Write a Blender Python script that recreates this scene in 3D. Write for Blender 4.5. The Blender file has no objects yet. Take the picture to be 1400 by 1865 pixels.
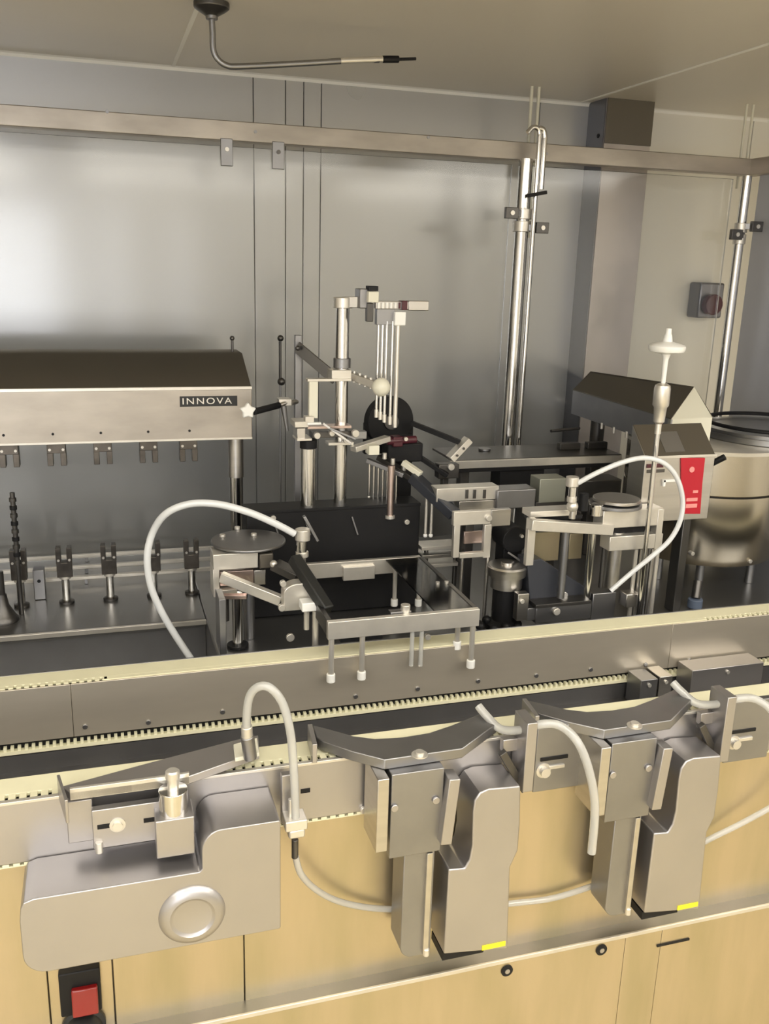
import bpy, bmesh, math, random
from mathutils import Vector, Matrix
random.seed(7)
PI = math.pi
scene = bpy.context.scene
COL = scene.collection

# ------------------------------------------------------------------ camera
IMG_W, IMG_H, FPX = 1400.0, 1865.0, 1659.0
CAM = Vector((0.0, 0.0, 1.62))
_ax = Vector((5484, -291, FPX)).normalized()              # world X seen in the camera (right, down, forward)
_dn = Vector((-180, 6068, FPX))
_dn = (_dn - _ax * _dn.dot(_ax)).normalized()             # world down
_ay = _dn.cross(_ax)
if _ay.z < 0: _ay = -_ay
_up = -_dn
def c2w(v): return Vector((_ax.dot(v), _ay.dot(v), _up.dot(v)))
cam_data = bpy.data.cameras.new('camera')
cam = bpy.data.objects.new('camera', cam_data); COL.objects.link(cam)
_r, _u, _b = c2w(Vector((1,0,0))), c2w(Vector((0,-1,0))), c2w(Vector((0,0,-1)))
cam.matrix_world = Matrix(((_r.x,_u.x,_b.x,CAM.x),(_r.y,_u.y,_b.y,CAM.y),(_r.z,_u.z,_b.z,CAM.z),(0,0,0,1)))
cam_data.sensor_fit = 'VERTICAL'; cam_data.sensor_height = 36.0; cam_data.sensor_width = 36.0*IMG_W/IMG_H
cam_data.lens = 36.0*FPX/IMG_H
cam_data.clip_start = 0.05; cam_data.clip_end = 50
scene.camera = cam

def A(px, py, x=None, y=None, z=None):
    """the point of the place that is seen at (px, py), at a known depth y, height z or position x"""
    d = c2w(Vector((px-IMG_W/2, py-IMG_H/2, FPX)))
    if y is not None: t = y/d.y
    elif z is not None: t = (z-CAM.z)/d.z
    else: t = x/d.x
    return CAM + d*t
def PXM(y, px=700): return y/ (FPX*0.955)      # metres in one picture pixel at depth y, about

# ------------------------------------------------------------------ world, light, exposure
world = bpy.data.worlds.new('world'); scene.world = world; world.use_nodes = True
world.node_tree.nodes['Background'].inputs[0].default_value = (0.9, 0.95, 1.0, 1)
world.node_tree.nodes['Background'].inputs[1].default_value = 0.25
scene.view_settings.view_transform = 'Standard'
scene.view_settings.look = 'None'
scene.view_settings.gamma = 1.0
scene.view_settings.use_curve_mapping = False
scene.view_settings.exposure = 0.14
ROOM = dict(x0=-2.2, x1=3.2, y0=-2.4, y1=2.6, z1=2.09)
# ceiling luminaires (x, y, length, width, watts): light source just under each lamp's diffuser
LAMPS = [(-0.95, -0.95, 1.2, 0.6, 16), (0.55, -0.95, 1.2, 0.6, 16), (2.05, -0.95, 1.2, 0.6, 18),
         (-0.95, 0.35, 1.2, 0.6, 5), (0.55, 0.35, 1.2, 0.6, 5), (2.05, 0.35, 1.2, 0.6, 9.5)]
for i, (lx, ly, ll, lw, pw) in enumerate(LAMPS):
    ld = bpy.data.lights.new('ceiling_lamp_light', 'AREA'); ld.shape = 'RECTANGLE'; ld.size = ll; ld.size_y = lw
    ld.energy = pw; ld.color = (1.0, 0.955, 0.875)
    lo = bpy.data.objects.new('ceiling_lamp_light', ld); COL.objects.link(lo); lo.location = (lx, ly, ROOM['z1']-0.03)
ADDED_WINDOW = (-1.75, -0.25, 0.75, 1.95)            # added window, unseen behind the photographer: x0, x1, z0, z1
wl = bpy.data.lights.new('window_light', 'AREA'); wl.shape = 'RECTANGLE'; wl.size = 1.45; wl.size_y = 1.15  # cool light added to go with the unseen window
wl.energy = 11; wl.color = (0.86, 0.89, 1.0)
wlo = bpy.data.objects.new('window_light', wl); COL.objects.link(wlo)
wlo.location = (-1.0, ROOM['y0']+0.12, 1.35); wlo.rotation_euler = (PI/2, 0, 0)

# ------------------------------------------------------------------ materials
MATS = {}
def mat(name, col, rough=0.4, metal=0.0, spec=0.5, noise=0.0, nscale=(8,8,8), ncol=None, rn=0.0, bump=0.0, bscale=(60,60,60), trans=0.0, emit=None, estr=0.0, coat=0.0, mottle=None):
    m = bpy.data.materials.new(name); m.use_nodes = True
    nt = m.node_tree; b = nt.nodes['Principled BSDF']
    b.inputs['Base Color'].default_value = (*col, 1); b.inputs['Roughness'].default_value = rough
    b.inputs['Metallic'].default_value = metal; b.inputs['Specular IOR Level'].default_value = spec
    b.inputs['Transmission Weight'].default_value = trans; b.inputs['Coat Weight'].default_value = coat
    if emit: b.inputs['Emission Color'].default_value = (*emit, 1); b.inputs['Emission Strength'].default_value = estr
    if noise or rn or bump:
        tc = nt.nodes.new('ShaderNodeTexCoord')
        def nz(sc, detail=4):
            mp = nt.nodes.new('ShaderNodeMapping'); mp.inputs['Scale'].default_value = sc
            n = nt.nodes.new('ShaderNodeTexNoise'); n.inputs['Scale'].default_value = 1.0; n.inputs['Detail'].default_value = detail
            nt.links.new(tc.outputs['Object'], mp.inputs['Vector']); nt.links.new(mp.outputs['Vector'], n.inputs['Vector'])
            return n
        if noise:
            n = nz(nscale); mx = nt.nodes.new('ShaderNodeMix'); mx.data_type = 'RGBA'
            c2 = ncol or tuple(c*(1-noise) for c in col)
            mx.inputs['A'].default_value = (*col, 1); mx.inputs['B'].default_value = (*c2, 1)
            rp = nt.nodes.new('ShaderNodeValToRGB'); rp.color_ramp.elements[0].position = 0.35; rp.color_ramp.elements[1].position = 0.7
            nt.links.new(n.outputs['Fac'], rp.inputs['Fac']); nt.links.new(rp.outputs['Color'], mx.inputs['Factor'])
            nt.links.new(mx.outputs['Result'], b.inputs['Base Color'])
        if rn:
            n = nz(nscale); mr = nt.nodes.new('ShaderNodeMapRange')
            mr.inputs['To Min'].default_value = rough-rn; mr.inputs['To Max'].default_value = rough+rn
            nt.links.new(n.outputs['Fac'], mr.inputs['Value']); nt.links.new(mr.outputs['Result'], b.inputs['Roughness'])
        if bump:
            n = nz(bscale, 6); bp = nt.nodes.new('ShaderNodeBump'); bp.inputs['Strength'].default_value = bump; bp.inputs['Distance'].default_value = 0.001
            nt.links.new(n.outputs['Fac'], bp.inputs['Height']); nt.links.new(bp.outputs['Normal'], b.inputs['Normal'])
    MATS[name] = m
    return m
steel    = mat('brushed_steel', (0.60,0.58,0.55), 0.33, 1.0, noise=0.12, nscale=(3,3,60), rn=0.05, bump=0.10, bscale=(8,8,400))
steel_h  = mat('brushed_steel_horizontal', (0.68,0.62,0.52), 0.38, 0.72, noise=0.16, nscale=(3,20,12), rn=0.06, bump=0.10, bscale=(6,300,300))
satin    = mat('satin_steel', (0.47,0.455,0.455), 0.36, 0.9, noise=0.08, nscale=(7,7,7), rn=0.04, bump=0.06, bscale=(90,90,90))
polish   = mat('polished_steel', (0.72,0.71,0.69), 0.14, 1.0)
bright   = mat('bright_machined_steel', (0.74,0.71,0.65), 0.34, 0.7, noise=0.10, nscale=(30,30,30))
greysteel= mat('dull_grey_steel', (0.34,0.34,0.35), 0.42, 1.0, noise=0.15, nscale=(9,9,9))
darksteel= mat('dark_steel', (0.13,0.125,0.12), 0.38, 0.9, noise=0.2, nscale=(9,9,9))
bronze   = mat('smoked_brown_steel', (0.15,0.135,0.11), 0.42, 0.7)
black    = mat('black_anodised', (0.010,0.010,0.011), 0.5, spec=0.25)
blackpl  = mat('black_plastic', (0.015,0.016,0.016), 0.45)
deckm    = mat('deck_steel', (0.34,0.34,0.34), 0.30, 0.9, noise=0.12, nscale=(2,5,2), rn=0.02)
panelm   = mat('cabinet_panel_steel', (0.60,0.51,0.365), 0.36, 0.9, noise=0.16, nscale=(16,16,3), ncol=(0.50,0.44,0.29), rn=0.06, bump=0.08, bscale=(300,8,8))  # gold tint puts part of the warm room reflection into the colour
railm    = mat('rail_steel', (0.46,0.42,0.37), 0.42, 0.8, noise=0.22, nscale=(7,7,20), rn=0.05)
wallm    = mat('wall_panel_grey', (0.53,0.53,0.525), 0.29, 0.42, noise=0.08, nscale=(1.2,1.2,0.6), rn=0.05)
wallw    = mat('wall_panel_cream', (0.84,0.81,0.72), 0.35, 0.0, noise=0.05, nscale=(1.5,1.5,1.5))
ceilm    = mat('ceiling_panel', (0.66,0.61,0.525), 0.30, 0.0, noise=0.06, nscale=(1.2,1.2,1.2))
sealm    = mat('white_sealant', (0.90,0.88,0.82), 0.5)
floorm   = mat('floor_resin', (0.64,0.55,0.35), 0.30, 0.0, noise=0.12, nscale=(2,2,2))
roomw    = mat('room_wall_paint', (0.72,0.71,0.69), 0.5)
belt     = mat('cream_belt', (0.80,0.77,0.55), 0.45, 0.0, noise=0.05, nscale=(20,20,20))
hosem    = mat('white_silicone_hose', (0.80,0.82,0.83), 0.22, 0.0, trans=0.15, coat=0.4)
hosec    = mat('clear_silicone_hose', (0.72,0.72,0.69), 0.15, 0.0, trans=0.55, coat=0.5)
whitep   = mat('white_plastic', (0.86,0.86,0.83), 0.35)
cream    = mat('cream_plastic', (0.74,0.72,0.60), 0.4)
redm     = mat('red_enamel', (0.46,0.006,0.022), 0.35)
redtr    = mat('red_switch_plastic', (0.24,0.005,0.006), 0.2, coat=0.5)
maroon   = mat('maroon_fitting', (0.07,0.012,0.02), 0.35)
yellow   = mat('yellow_tape', (0.80,0.70,0.03), 0.5)
lampm    = mat('lamp_diffuser', (0.9,0.9,0.88), 0.4, emit=(1.0,0.96,0.88), estr=3.0)
daym     = mat('window_daylight', (0.9,0.95,1.0), 0.3, emit=(0.90,0.92,1.0), estr=1.9)  # glow of the wide added window
daym2    = mat('frosted_window_daylight', (0.9,0.93,1.0), 0.3, emit=(0.92,0.93,1.0), estr=1.5)  # dimmer glow of the narrow added windows
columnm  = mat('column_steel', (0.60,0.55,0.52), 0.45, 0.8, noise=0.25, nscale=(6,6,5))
columns  = mat('column_side_steel', (0.20,0.20,0.22), 0.35, 0.8)  # darker column steel, paints the shaded side of the pillar
sidem    = mat('blue_grey_panel', (0.52,0.53,0.57), 0.35, 0.2, noise=0.15, nscale=(4,4,2))
drumm    = mat('drum_steel', (0.47,0.43,0.355), 0.24, 1.0)
gunm     = mat('gunmetal', (0.15,0.135,0.12), 0.32, 0.9, noise=0.3, nscale=(40,40,40))
pinkst   = mat('copper_tinted_steel', (0.62,0.50,0.46), 0.3, 1.0)
# clear glazing
def glass_mat(name, tint, refl):
    m = bpy.data.materials.new(name); m.use_nodes = True; nt = m.node_tree
    nt.nodes.remove(nt.nodes['Principled BSDF']); out = nt.nodes['Material Output']
    t = nt.nodes.new('ShaderNodeBsdfTransparent'); t.inputs[0].default_value = (*tint,1)
    g = nt.nodes.new('ShaderNodeBsdfGlossy'); g.inputs['Roughness'].default_value = 0.12
    f = nt.nodes.new('ShaderNodeFresnel'); f.inputs[0].default_value = refl
    mx = nt.nodes.new('ShaderNodeMixShader')
    nt.links.new(f.outputs[0], mx.inputs[0]); nt.links.new(t.outputs[0], mx.inputs[1]); nt.links.new(g.outputs[0], mx.inputs[2])
    nt.links.new(mx.outputs[0], out.inputs[0]); return m
glass = glass_mat('clear_guard_glass', (0.962,0.964,0.96), 1.45)
acryl = glass_mat('clear_acrylic', (0.90,0.91,0.88), 1.5)

# ------------------------------------------------------------------ builders
class MB:
    def __init__(s): s.bm = bmesh.new()
    def verts(s, pts): return [s.bm.verts.new(Vector(p)) for p in pts]
    def face(s, vs):
        try: s.bm.faces.new(vs)
        except ValueError: pass
    def hexa(s, p):          # 8 points: bottom ring of four, then top ring of four
        v = s.verts(p)
        for f in ((3,2,1,0),(4,5,6,7),(0,1,5,4),(1,2,6,5),(2,3,7,6),(3,0,4,7)): s.face([v[i] for i in f])
        return s
    def box(s, a, b):
        x0,x1 = sorted((a[0],b[0])); y0,y1 = sorted((a[1],b[1])); z0,z1 = sorted((a[2],b[2]))
        return s.hexa([(x0,y0,z0),(x1,y0,z0),(x1,y1,z0),(x0,y1,z0),(x0,y0,z1),(x1,y0,z1),(x1,y1,z1),(x0,y1,z1)])
    def bpx(s, px0, py0, px1, py1, y, d):   # box whose front face at depth y covers these picture pixels, d deep
        mx, my = (px0+px1)/2, (py0+py1)/2
        return s.box((A(px0,my,y=y).x, y, A(mx,py1,y=y).z), (A(px1,my,y=y).x, y+d, A(mx,py0,y=y).z))
    def bar(s, p, q, w, h, up=(0,0,1)):
        p, q = Vector(p), Vector(q); t = (q-p).normalized(); u = Vector(up)
        n = t.cross(u)
        if n.length < 1e-4: n = t.cross(Vector((1,0,0)))
        n.normalize(); u = n.cross(t).normalized(); a, b = n*w/2, u*h/2
        return s.hexa([p-a-b, p+a-b, q+a-b, q-a-b, p-a+b, p+a+b, q+a+b, q-a+b])
    def cyl(s, p, q, r, r2=None, n=20, cap=True):
        p, q = Vector(p), Vector(q); r2 = r if r2 is None else r2
        t = (q-p).normalized(); u = t.cross(Vector((0.31,0.9,0.2))).normalized(); w = t.cross(u)
        a = s.verts([p+(u*math.cos(2*PI*i/n)+w*math.sin(2*PI*i/n))*r for i in range(n)])
        b = s.verts([q+(u*math.cos(2*PI*i/n)+w*math.sin(2*PI*i/n))*r2 for i in range(n)])
        for i in range(n): s.face([a[i], a[(i+1)%n], b[(i+1)%n], b[i]])
        if cap: s.face(a[::-1]); s.face(b)
        return s
    def vpx(s, px, py0, py1, rpx, y, r2px=None, n=20):     # vertical cylinder at this picture column and depth
        m = A(px,(py0+py1)/2,y=y); k = PXM(y)
        return s.cyl((m.x,y,A(px,py1,y=y).z), (m.x,y,A(px,py0,y=y).z), rpx*k, None if r2px is None else r2px*k, n)
    def tube(s, pts, r, n=10, sm=6):
        P = [Vector(p) for p in pts]
        if sm > 1:
            Q = []
            for i in range(len(P)-1):
                p0, p1, p2, p3 = P[max(i-1,0)], P[i], P[i+1], P[min(i+2,len(P)-1)]
                for k in range(sm):
                    t = k/sm
                    Q.append(0.5*((2*p1)+(-p0+p2)*t+(2*p0-5*p1+4*p2-p3)*t*t+(-p0+3*p1-3*p2+p3)*t**3))
            Q.append(P[-1]); P = Q
        t = (P[1]-P[0]).normalized(); u = t.cross(Vector((0.2,0.35,0.9))).normalized(); prev = None
        for i, p in enumerate(P):
            tt = (P[min(i+1,len(P)-1)]-P[max(i-1,0)]).normalized()
            u = (u-tt*u.dot(tt)).normalized(); w = tt.cross(u)
            ring = s.verts([p+(u*math.cos(2*PI*k/n)+w*math.sin(2*PI*k/n))*r for k in range(n)])
            if prev:
                for k in range(n): s.face([prev[k], prev[(k+1)%n], ring[(k+1)%n], ring[k]])
            else: s.face(ring[::-1])
            prev = ring
        s.face(prev); return s
    def prism(s, poly, d):    # poly: 3D outline, pushed along vector d
        d = Vector(d); a = s.verts(poly); b = s.verts([Vector(p)+d for p in poly]); n = len(a)
        s.face(a); s.face(b[::-1])
        for i in range(n): s.face([a[(i+1)%n], a[i], b[i], b[(i+1)%n]])
        return s
    def slab(s, poly, h):     # outline at one height, h thick upwards
        return s.prism([Vector(p) for p in poly], (0,0,h))
    def lathe(s, c, prof, n=28, axis=(0,0,1)):
        c = Vector(c); t = Vector(axis).normalized(); u = t.cross(Vector((0.31,0.9,0.2))).normalized(); w = t.cross(u); prev = None
        for r, h in prof:
            ring = s.verts([c+t*h+(u*math.cos(2*PI*k/n)+w*math.sin(2*PI*k/n))*max(r,1e-5) for k in range(n)])
            if prev:
                for k in range(n): s.face([prev[k], prev[(k+1)%n], ring[(k+1)%n], ring[k]])
            else: s.face(ring[::-1])
            prev = ring
        s.face(prev); return s
    def ball(s, c, r, n=14):
        return s.lathe(c, [(r*math.sin(PI*i/n), -r*math.cos(PI*i/n)) for i in range(n+1)], n=20)
    def build(s, name, m, parent=None, bev=0.0012, seg=2):
        bmesh.ops.recalc_face_normals(s.bm, faces=s.bm.faces)
        me = bpy.data.meshes.new(name); s.bm.to_mesh(me); s.bm.free()
        me.materials.append(m)
        for p in me.polygons: p.use_smooth = True
        me.set_sharp_from_angle(angle=math.radians(38))
        o = bpy.data.objects.new(name, me); COL.objects.link(o)
        if parent is not None:
            o.parent = parent
            o.location = -parent.location if parent.parent is None else (0,0,0)
        if bev:
            b = o.modifiers.new('bevel', 'BEVEL'); b.width = bev; b.segments = seg; b.limit_method = 'ANGLE'; b.angle_limit = math.radians(40)
            b.harden_normals = False
        return o
def tag(o, label, cat, group=None, kind=None):
    o['label'] = label
    if cat: o['category'] = cat
    if group: o['group'] = group
    if kind: o['kind'] = kind
    return o
def thing(name, loc, label, cat, group=None, kind=None):
    o = bpy.data.objects.new(name, None); COL.objects.link(o); o.location = loc; o.empty_display_size = 0.05
    return tag(o, label, cat, group, kind)
def struct(o): o['kind'] = 'structure'; return o
def sub(o, parent):           # make o a sub-part of a mesh part that sits at an offset
    o.parent = parent; o.location = (0,0,0); return o
def copy_tree(o, shift, parent=None):
    c = o.copy(); COL.objects.link(c); c.parent = parent
    if parent is None: c.location = o.location + Vector(shift)
    for ch in [k for k in ORIG if k.parent == o]: copy_tree(ch, shift, c)
    return c

X0, X1, Y0, Y1, Z1 = ROOM['x0'], ROOM['x1'], ROOM['y0'], ROOM['y1'], ROOM['z1']
# ------------------------------------------------------------------ the room
struct(MB().box((X0-.1,Y0-.1,-.1),(X1+.1,Y1+.1,0)).build('floor', floorm, None, 0))
struct(MB().box((X0-.1,Y0-.1,0),(X0,Y1+.1,Z1+.1)).build('wall_left', roomw, None, 0))
struct(MB().box((X1,Y0-.1,0),(X1+.1,Y1+.1,Z1+.1)).build('wall_right', roomw, None, 0))
wf = struct(MB().box((X0,Y0-.1,0),(X1,Y0,Z1+.1)).build('wall_front', roomw, None, 0))
# back wall: narrow and wide grey panels, cream ones beyond the pillar
wb = struct(MB().box((X0,Y1+.03,0),(X1,Y1+.1,Z1+.1)).build('wall_back', darksteel, None, 0))
def wx(px, py=400): return A(px,py,y=Y1).x
seams = [X0, wx(-420), wx(463), wx(520), wx(552), wx(583), wx(968,420), wx(1088,420)]
for i in range(len(seams)-1):
    MB().box((seams[i]+.0006,Y1,0),(seams[i+1]-.0006,Y1+.03,Z1)).build('panel', wallm, wb, 0.0015)
for a, b in ((seams[-1], wx(1350,400)), (wx(1350,400), X1)):
    MB().box((a+.0012,Y1,0),(b-.0012,Y1+.03,Z1)).build('panel', wallw, wb, 0.0015)
# ceiling of panels with white sealed seams
ce = struct(MB().box((X0,Y0,Z1+.02),(X1,Y1,Z1+.1)).build('ceiling', ceilm, None, 0))
cs = [X0, -1.0, A(340,60,z=Z1).x, A(1285,115,z=Z1).x, 2.4, X1]
for i in range(len(cs)-1):
    MB().box((cs[i]+.002,Y0,Z1),(cs[i+1]-.002,Y1,Z1+.02)).build('panel', ceilm, ce, 0)
for x in cs[1:-1]:
    MB().box((x-.0045,Y0,Z1-.002),(x+.0045,Y1,Z1+.001)).build('seam_strip', sealm, ce, 0)
struct(MB().prism([(X0,Y1,Z1),(X0,Y1-.010,Z1),(X0,Y1-.003,Z1-.003),(X0,Y1,Z1-.010)],(X1-X0,0,0)).build('trim_1', sealm, None, 0))
# pillar on the back wall
pil = thing('pillar', (wx(1120),Y1,0), 'mottled steel pillar standing against the cream wall panels', None, kind='structure')
ypl = Y1-.10
pa, pb = A(1096,300,y=ypl).x, A(1180,300,y=ypl).x
MB().box((pa,ypl,0),(pb,Y1,Z1)).build('shaft', columnm, pil)
MB().box((pa-.003,ypl+.004,0),(pa,Y1,Z1)).build('side_plate', columns, pil, 0.0005)  # thin dark sheet puts the shade of the left face into colour
MB().box((pa,ypl-.004,A(1120,262,y=ypl).z),(pb,ypl,Z1)).build('cap_plate', bronze, pil, 0.0005)  # brown tone painted above the beam, where no glass reflection lightens the shaft
hl = A(1083,247,y=ypl+.03); MB().cyl((pa-.005,ypl+.03,hl.z),(pa+.002,ypl+.03,hl.z),.006).build('screw', black, pil, 0)
# unseen windows added behind the photographer to brighten the back wall
wx0,wx1,wz0,wz1 = ADDED_WINDOW
win = thing('window_1', ((wx0+wx1)/2,Y0,wz0), 'wide daylight window in the wall behind the photographer', None, kind='structure')
MB().box((wx0,Y0+.005,wz0),(wx1,Y0+.012,wz1)).build('pane', daym, win, 0)
for a in (wx0-.05, wx0+.72, wx1): MB().box((a,Y0,wz0-.05),(a+.05,Y0+.04,wz1+.05)).build('window_frame', whitep, win)
for a in (wz0-.05, wz1): MB().box((wx0-.05,Y0,a),(wx1+.05,Y0+.04,a+.05)).build('window_frame', whitep, win)
for n_, (a, b) in enumerate(((.06,.24),(.52,.70))):  # narrow panes added to throw upright bright bands on the back wall
    w2 = thing('window_%d' % (n_+2), ((a+b)/2,Y0,wz0), 'narrow upright daylight window behind the photographer', None, kind='structure')
    MB().box((a,Y0+.005,wz0),(b,Y0+.012,wz1)).build('pane', daym2, w2, 0)
    for e in (a-.03, b): MB().box((e,Y0,wz0-.03),(e+.03,Y0+.03,wz1+.03)).build('window_frame', whitep, w2)
    for e in (wz0-.03, wz1): MB().box((a-.03,Y0,e),(b+.03,Y0+.03,e+.03)).build('window_frame', whitep, w2)
for k,(lx, ly, ll, lw, pw) in enumerate(LAMPS):
    t = thing('ceiling_lamp', (lx,ly,Z1), 'flat white ceiling panel lamp, '+('rear row, ','front row, ')[k//3]+('window end','middle','far end')[k%3], 'lamp', 'ceiling panel lamps')
    MB().box((lx-ll/2-.02,ly-lw/2-.02,Z1-.02),(lx+ll/2+.02,ly+lw/2+.02,Z1)).build('frame', whitep, t)
    MB().box((lx-ll/2,ly-lw/2,Z1-.022),(lx+ll/2,ly+lw/2,Z1-.0202)).build('diffuser', lampm, t, 0)

# ------------------------------------------------------------------ guard frame at the back
YG = 2.35
g = thing('guard_beam', (0.6,YG,1.9), 'long brown-grey steel beam running across the top of the glass guard', 'beam')
zt, zb = A(700,240,y=YG).z, A(700,275,y=YG).z
XG1 = A(1368,300,y=YG).x
MB().box((X0+.05,YG,zb),(XG1,YG+.04,zt)).build('beam_body', railm, g, .002)
for px,py in ((195,203),(465,240),(780,250),(995,280)):
    p = A(px,py,y=YG); MB().cyl((p.x,YG-.002,p.z),(p.x,YG+.001,p.z),.004,n=12).build('screw', greysteel, g, 0)
for px in (413,507):
    t = thing('hanger_plate', A(px,250,y=YG), 'small steel hanger plate under the guard beam, '+('nearer the sensor pipe' if px==413 else 'over the wall seams'), 'bracket', 'hanger plates under the guard beam')
    MB().bpx(px-11,252 if px==413 else 258,px+11,302 if px==413 else 308,YG-.004,.006).build('plate', greysteel, t)
    p = A(px,272 if px==413 else 277,y=YG-.004); MB().cyl((p.x,YG-.008,p.z),(p.x,YG-.003,p.z),.005,n=12).build('screw', bright if px==413 else darksteel, t, 0)
def post(px_t, px_b, py_t, py_b, rpx, y):
    return A((px_t+px_b)/2, (py_t+py_b)/2, y=y).x
# posts
ZD = 0.86
def guard_post(name_label, x, y, ztop, r, px_clamp, brackets):
    t = thing('guard_post', (x,y,ZD), name_label, 'post', 'guard frame posts')
    MB().cyl((x,y,ZD),(x,y,ztop),r,n=24).build('tube', polish, t, 0)
    MB().cyl((x,y,ZD),(x,y,ZD+.015),r*1.8,n=24).build('foot', steel, t)
    zc = A(*px_clamp,y=y).z
    MB().cyl((x,y,zc-.013),(x,y,zc+.013),r*1.35,n=24).build('clamp_collar', bright, t)
    MB().cyl((x,y,zc-.045),(x,y,zc-.018),r*1.3,n=24).build('clamp_collar', bright, t)
    for dx, dz in brackets:
        c = MB().box((x+dx-.018,y-.035,zc+dz-.014),(x+dx+.018,y-.022,zc+dz+.014)).build('glass_clip', darksteel, t)
        MB().cyl((x+dx,y-.038,zc+dz),(x+dx,y-.034,zc+dz),.006,n=12).build('screw', bright, c, 0)
        MB().bar((x,y-.012,zc+dz),(x+dx,y-.026,zc+dz),.01,.016).build('clip_arm', greysteel, t, .0006)
    return t
YP = YG-.03
xp1 = A(940,560,y=YP).x; xp2 = A(1338,500,y=YP).x
guard_post('polished steel guard post between the two glass panes, with rod beside it', xp1, YP, A(965,290,y=YP).z, .0185, (952,390), ((-.045,0),(.045,-.034)))
guard_post('polished corner guard post beside the cream wall', xp2, YP, A(1355,320,y=YP).z, .0135, (1345,415), ((.03,.004),(-.035,-.02)))
# stud that joins the first post and the ceiling, and the thin bent rod beside it
t = thing('door_lock_rod', (xp1+.05,YP,ZD), 'thin bright hooked rod running up beside the middle guard post', 'rod')
yr = YP-.03
xr0 = A(963,525,y=yr).x; ztr = A(975,240,y=yr).z
MB().tube([(xr0,yr,ZD),(xr0,yr,1.3),(xr0,yr,1.70),(xr0,yr,ztr-.03),(xr0,yr,ztr-.006),(xr0-.006,yr,ztr+.008),(xr0-.02,yr,ztr+.010),(xr0-.034,yr,ztr-.004)],.0062,n=12).build('rod', polish, t, 0)
MB().tube([(xr0+.015,yr,A(988,345,y=yr).z),(xr0+.015,yr,ztr-.03),(xr0+.015,yr,ztr-.01),(xr0+.009,yr,ztr+.006),(xr0-.004,yr,ztr+.009)],.007,n=12).build('guide_sleeve', polish, t, 0)
p = A(978,352,y=yr); MB().bar((p.x-.03,yr-.008,p.z-.008),(p.x+.022,yr-.008,p.z+.003),.012,.009).build('latch', black, t)
for px,lb in ((966,'pale thin tube from the ceiling over the middle guard post, nearer the gripper unit'),(979,'pale thin tube from the ceiling over the middle guard post, nearer the pillar')):
    q = A(px,200,y=YG+.09); tag(MB().cyl((q.x,YG+.09,1.7),(q.x,YG+.09,Z1),.0045,n=10).build('hanging_tube', cream, None, 0), lb, 'tube', 'pale tubes under the ceiling')
for px,lb in ((1372,'pale thin tube from the ceiling at the corner guard post, nearer the pillar'),(1384,'pale thin tube from the ceiling at the corner guard post, nearest the picture edge')):
    q = A(px,260,y=YG+.01); tag(MB().cyl((q.x,YG+.06,1.86),(q.x,YG+.06,Z1),.004,n=10).build('hanging_tube', cream, None, 0), lb, 'tube', 'pale tubes under the ceiling')
# glass panes
def pane(x0,x1,z0,z1,y,label):
    o = MB().box((x0,y,z0),(x1,y+.006,z1)).build('glass_pane', glass, None, .0008); return tag(o,label,'glass','guard glass panes')
pane(X0+.1, xp1-.022, ZD+.004, zb-.012, YG+.005, 'large clear glass pane of the guard behind the filling machine')
pane(xp1+.022, xp2-.018, ZD+.004, zb-.012, YG+.005, 'narrow clear glass pane between the two guard posts')
# side of the guard turning towards the operator at the far end
xs = xp2+.03
t = thing('glazed_guard', (xs,YG,ZD), 'blue-grey glazed side of the guard beyond the corner post', 'guard')
MB().box((xs,1.64,zb),(xs+.04,YG+.03,zt)).build('top_beam', railm, t, .002)
MB().box((xs+.028,1.64,ZD),(xs+.04,2.34,zb)).build('door_leaf', sidem, t, 0)
MB().box((xs,1.64,1.15),(xs+.03,YG,1.175)).build('mid_rail', railm, t, .001)
# emergency stop box behind the glass
p = A(1302,548,y=2.52)
t = thing('emergency_stop_box', (p.x,2.57,p.z), 'blurred dark box with red button on the cream wall behind the glass', 'switch box')
MB().box((p.x-.045,2.54,p.z-.055),(p.x+.045,2.6,p.z+.055)).build('housing', columns, t, .006)
MB().cyl((p.x-.004,2.515,p.z-.012),(p.x-.004,2.54,p.z-.012),.032).build('button', maroon, t, .003)

# sensor pipe under the ceiling
fl = A(385,4,z=Z1); yp = fl.y
t = thing('sensor_pipe', (fl.x,yp,Z1), 'thin bent steel sensor pipe hanging from a flange under the ceiling', 'sensor')
MB().lathe((fl.x,yp,Z1-.02),[(.012,-.004),(.026,.004),(.034,.010),(.034,.02)]).build('flange', darksteel, t)
MB().cyl((fl.x,yp,A(387,36,y=yp).z),(fl.x,yp,Z1-.01),.0115).build('collar', greysteel, t)
pts = [(fl.x,yp,A(387,36,y=yp).z)] + [tuple(A(px,py,y=yp)) for px,py in ((387,60),(388,88),(395,106),(412,119),(440,121),(560,115),(640,110),(690,109))]
MB().tube(pts,.0058,n=12).build('pipe', greysteel, t, 0)
MB().cyl(A(620,111,y=yp),A(698,108,y=yp),.0062,n=12).build('sleeve', bright, t, 0)
MB().cyl(A(696,108,y=yp),A(726,108,y=yp),.0068,n=12).build('tip', black, t)
MB().cyl(A(726,108,y=yp),A(757,107,y=yp),.003,n=10).build('needle', black, t, 0)

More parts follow.
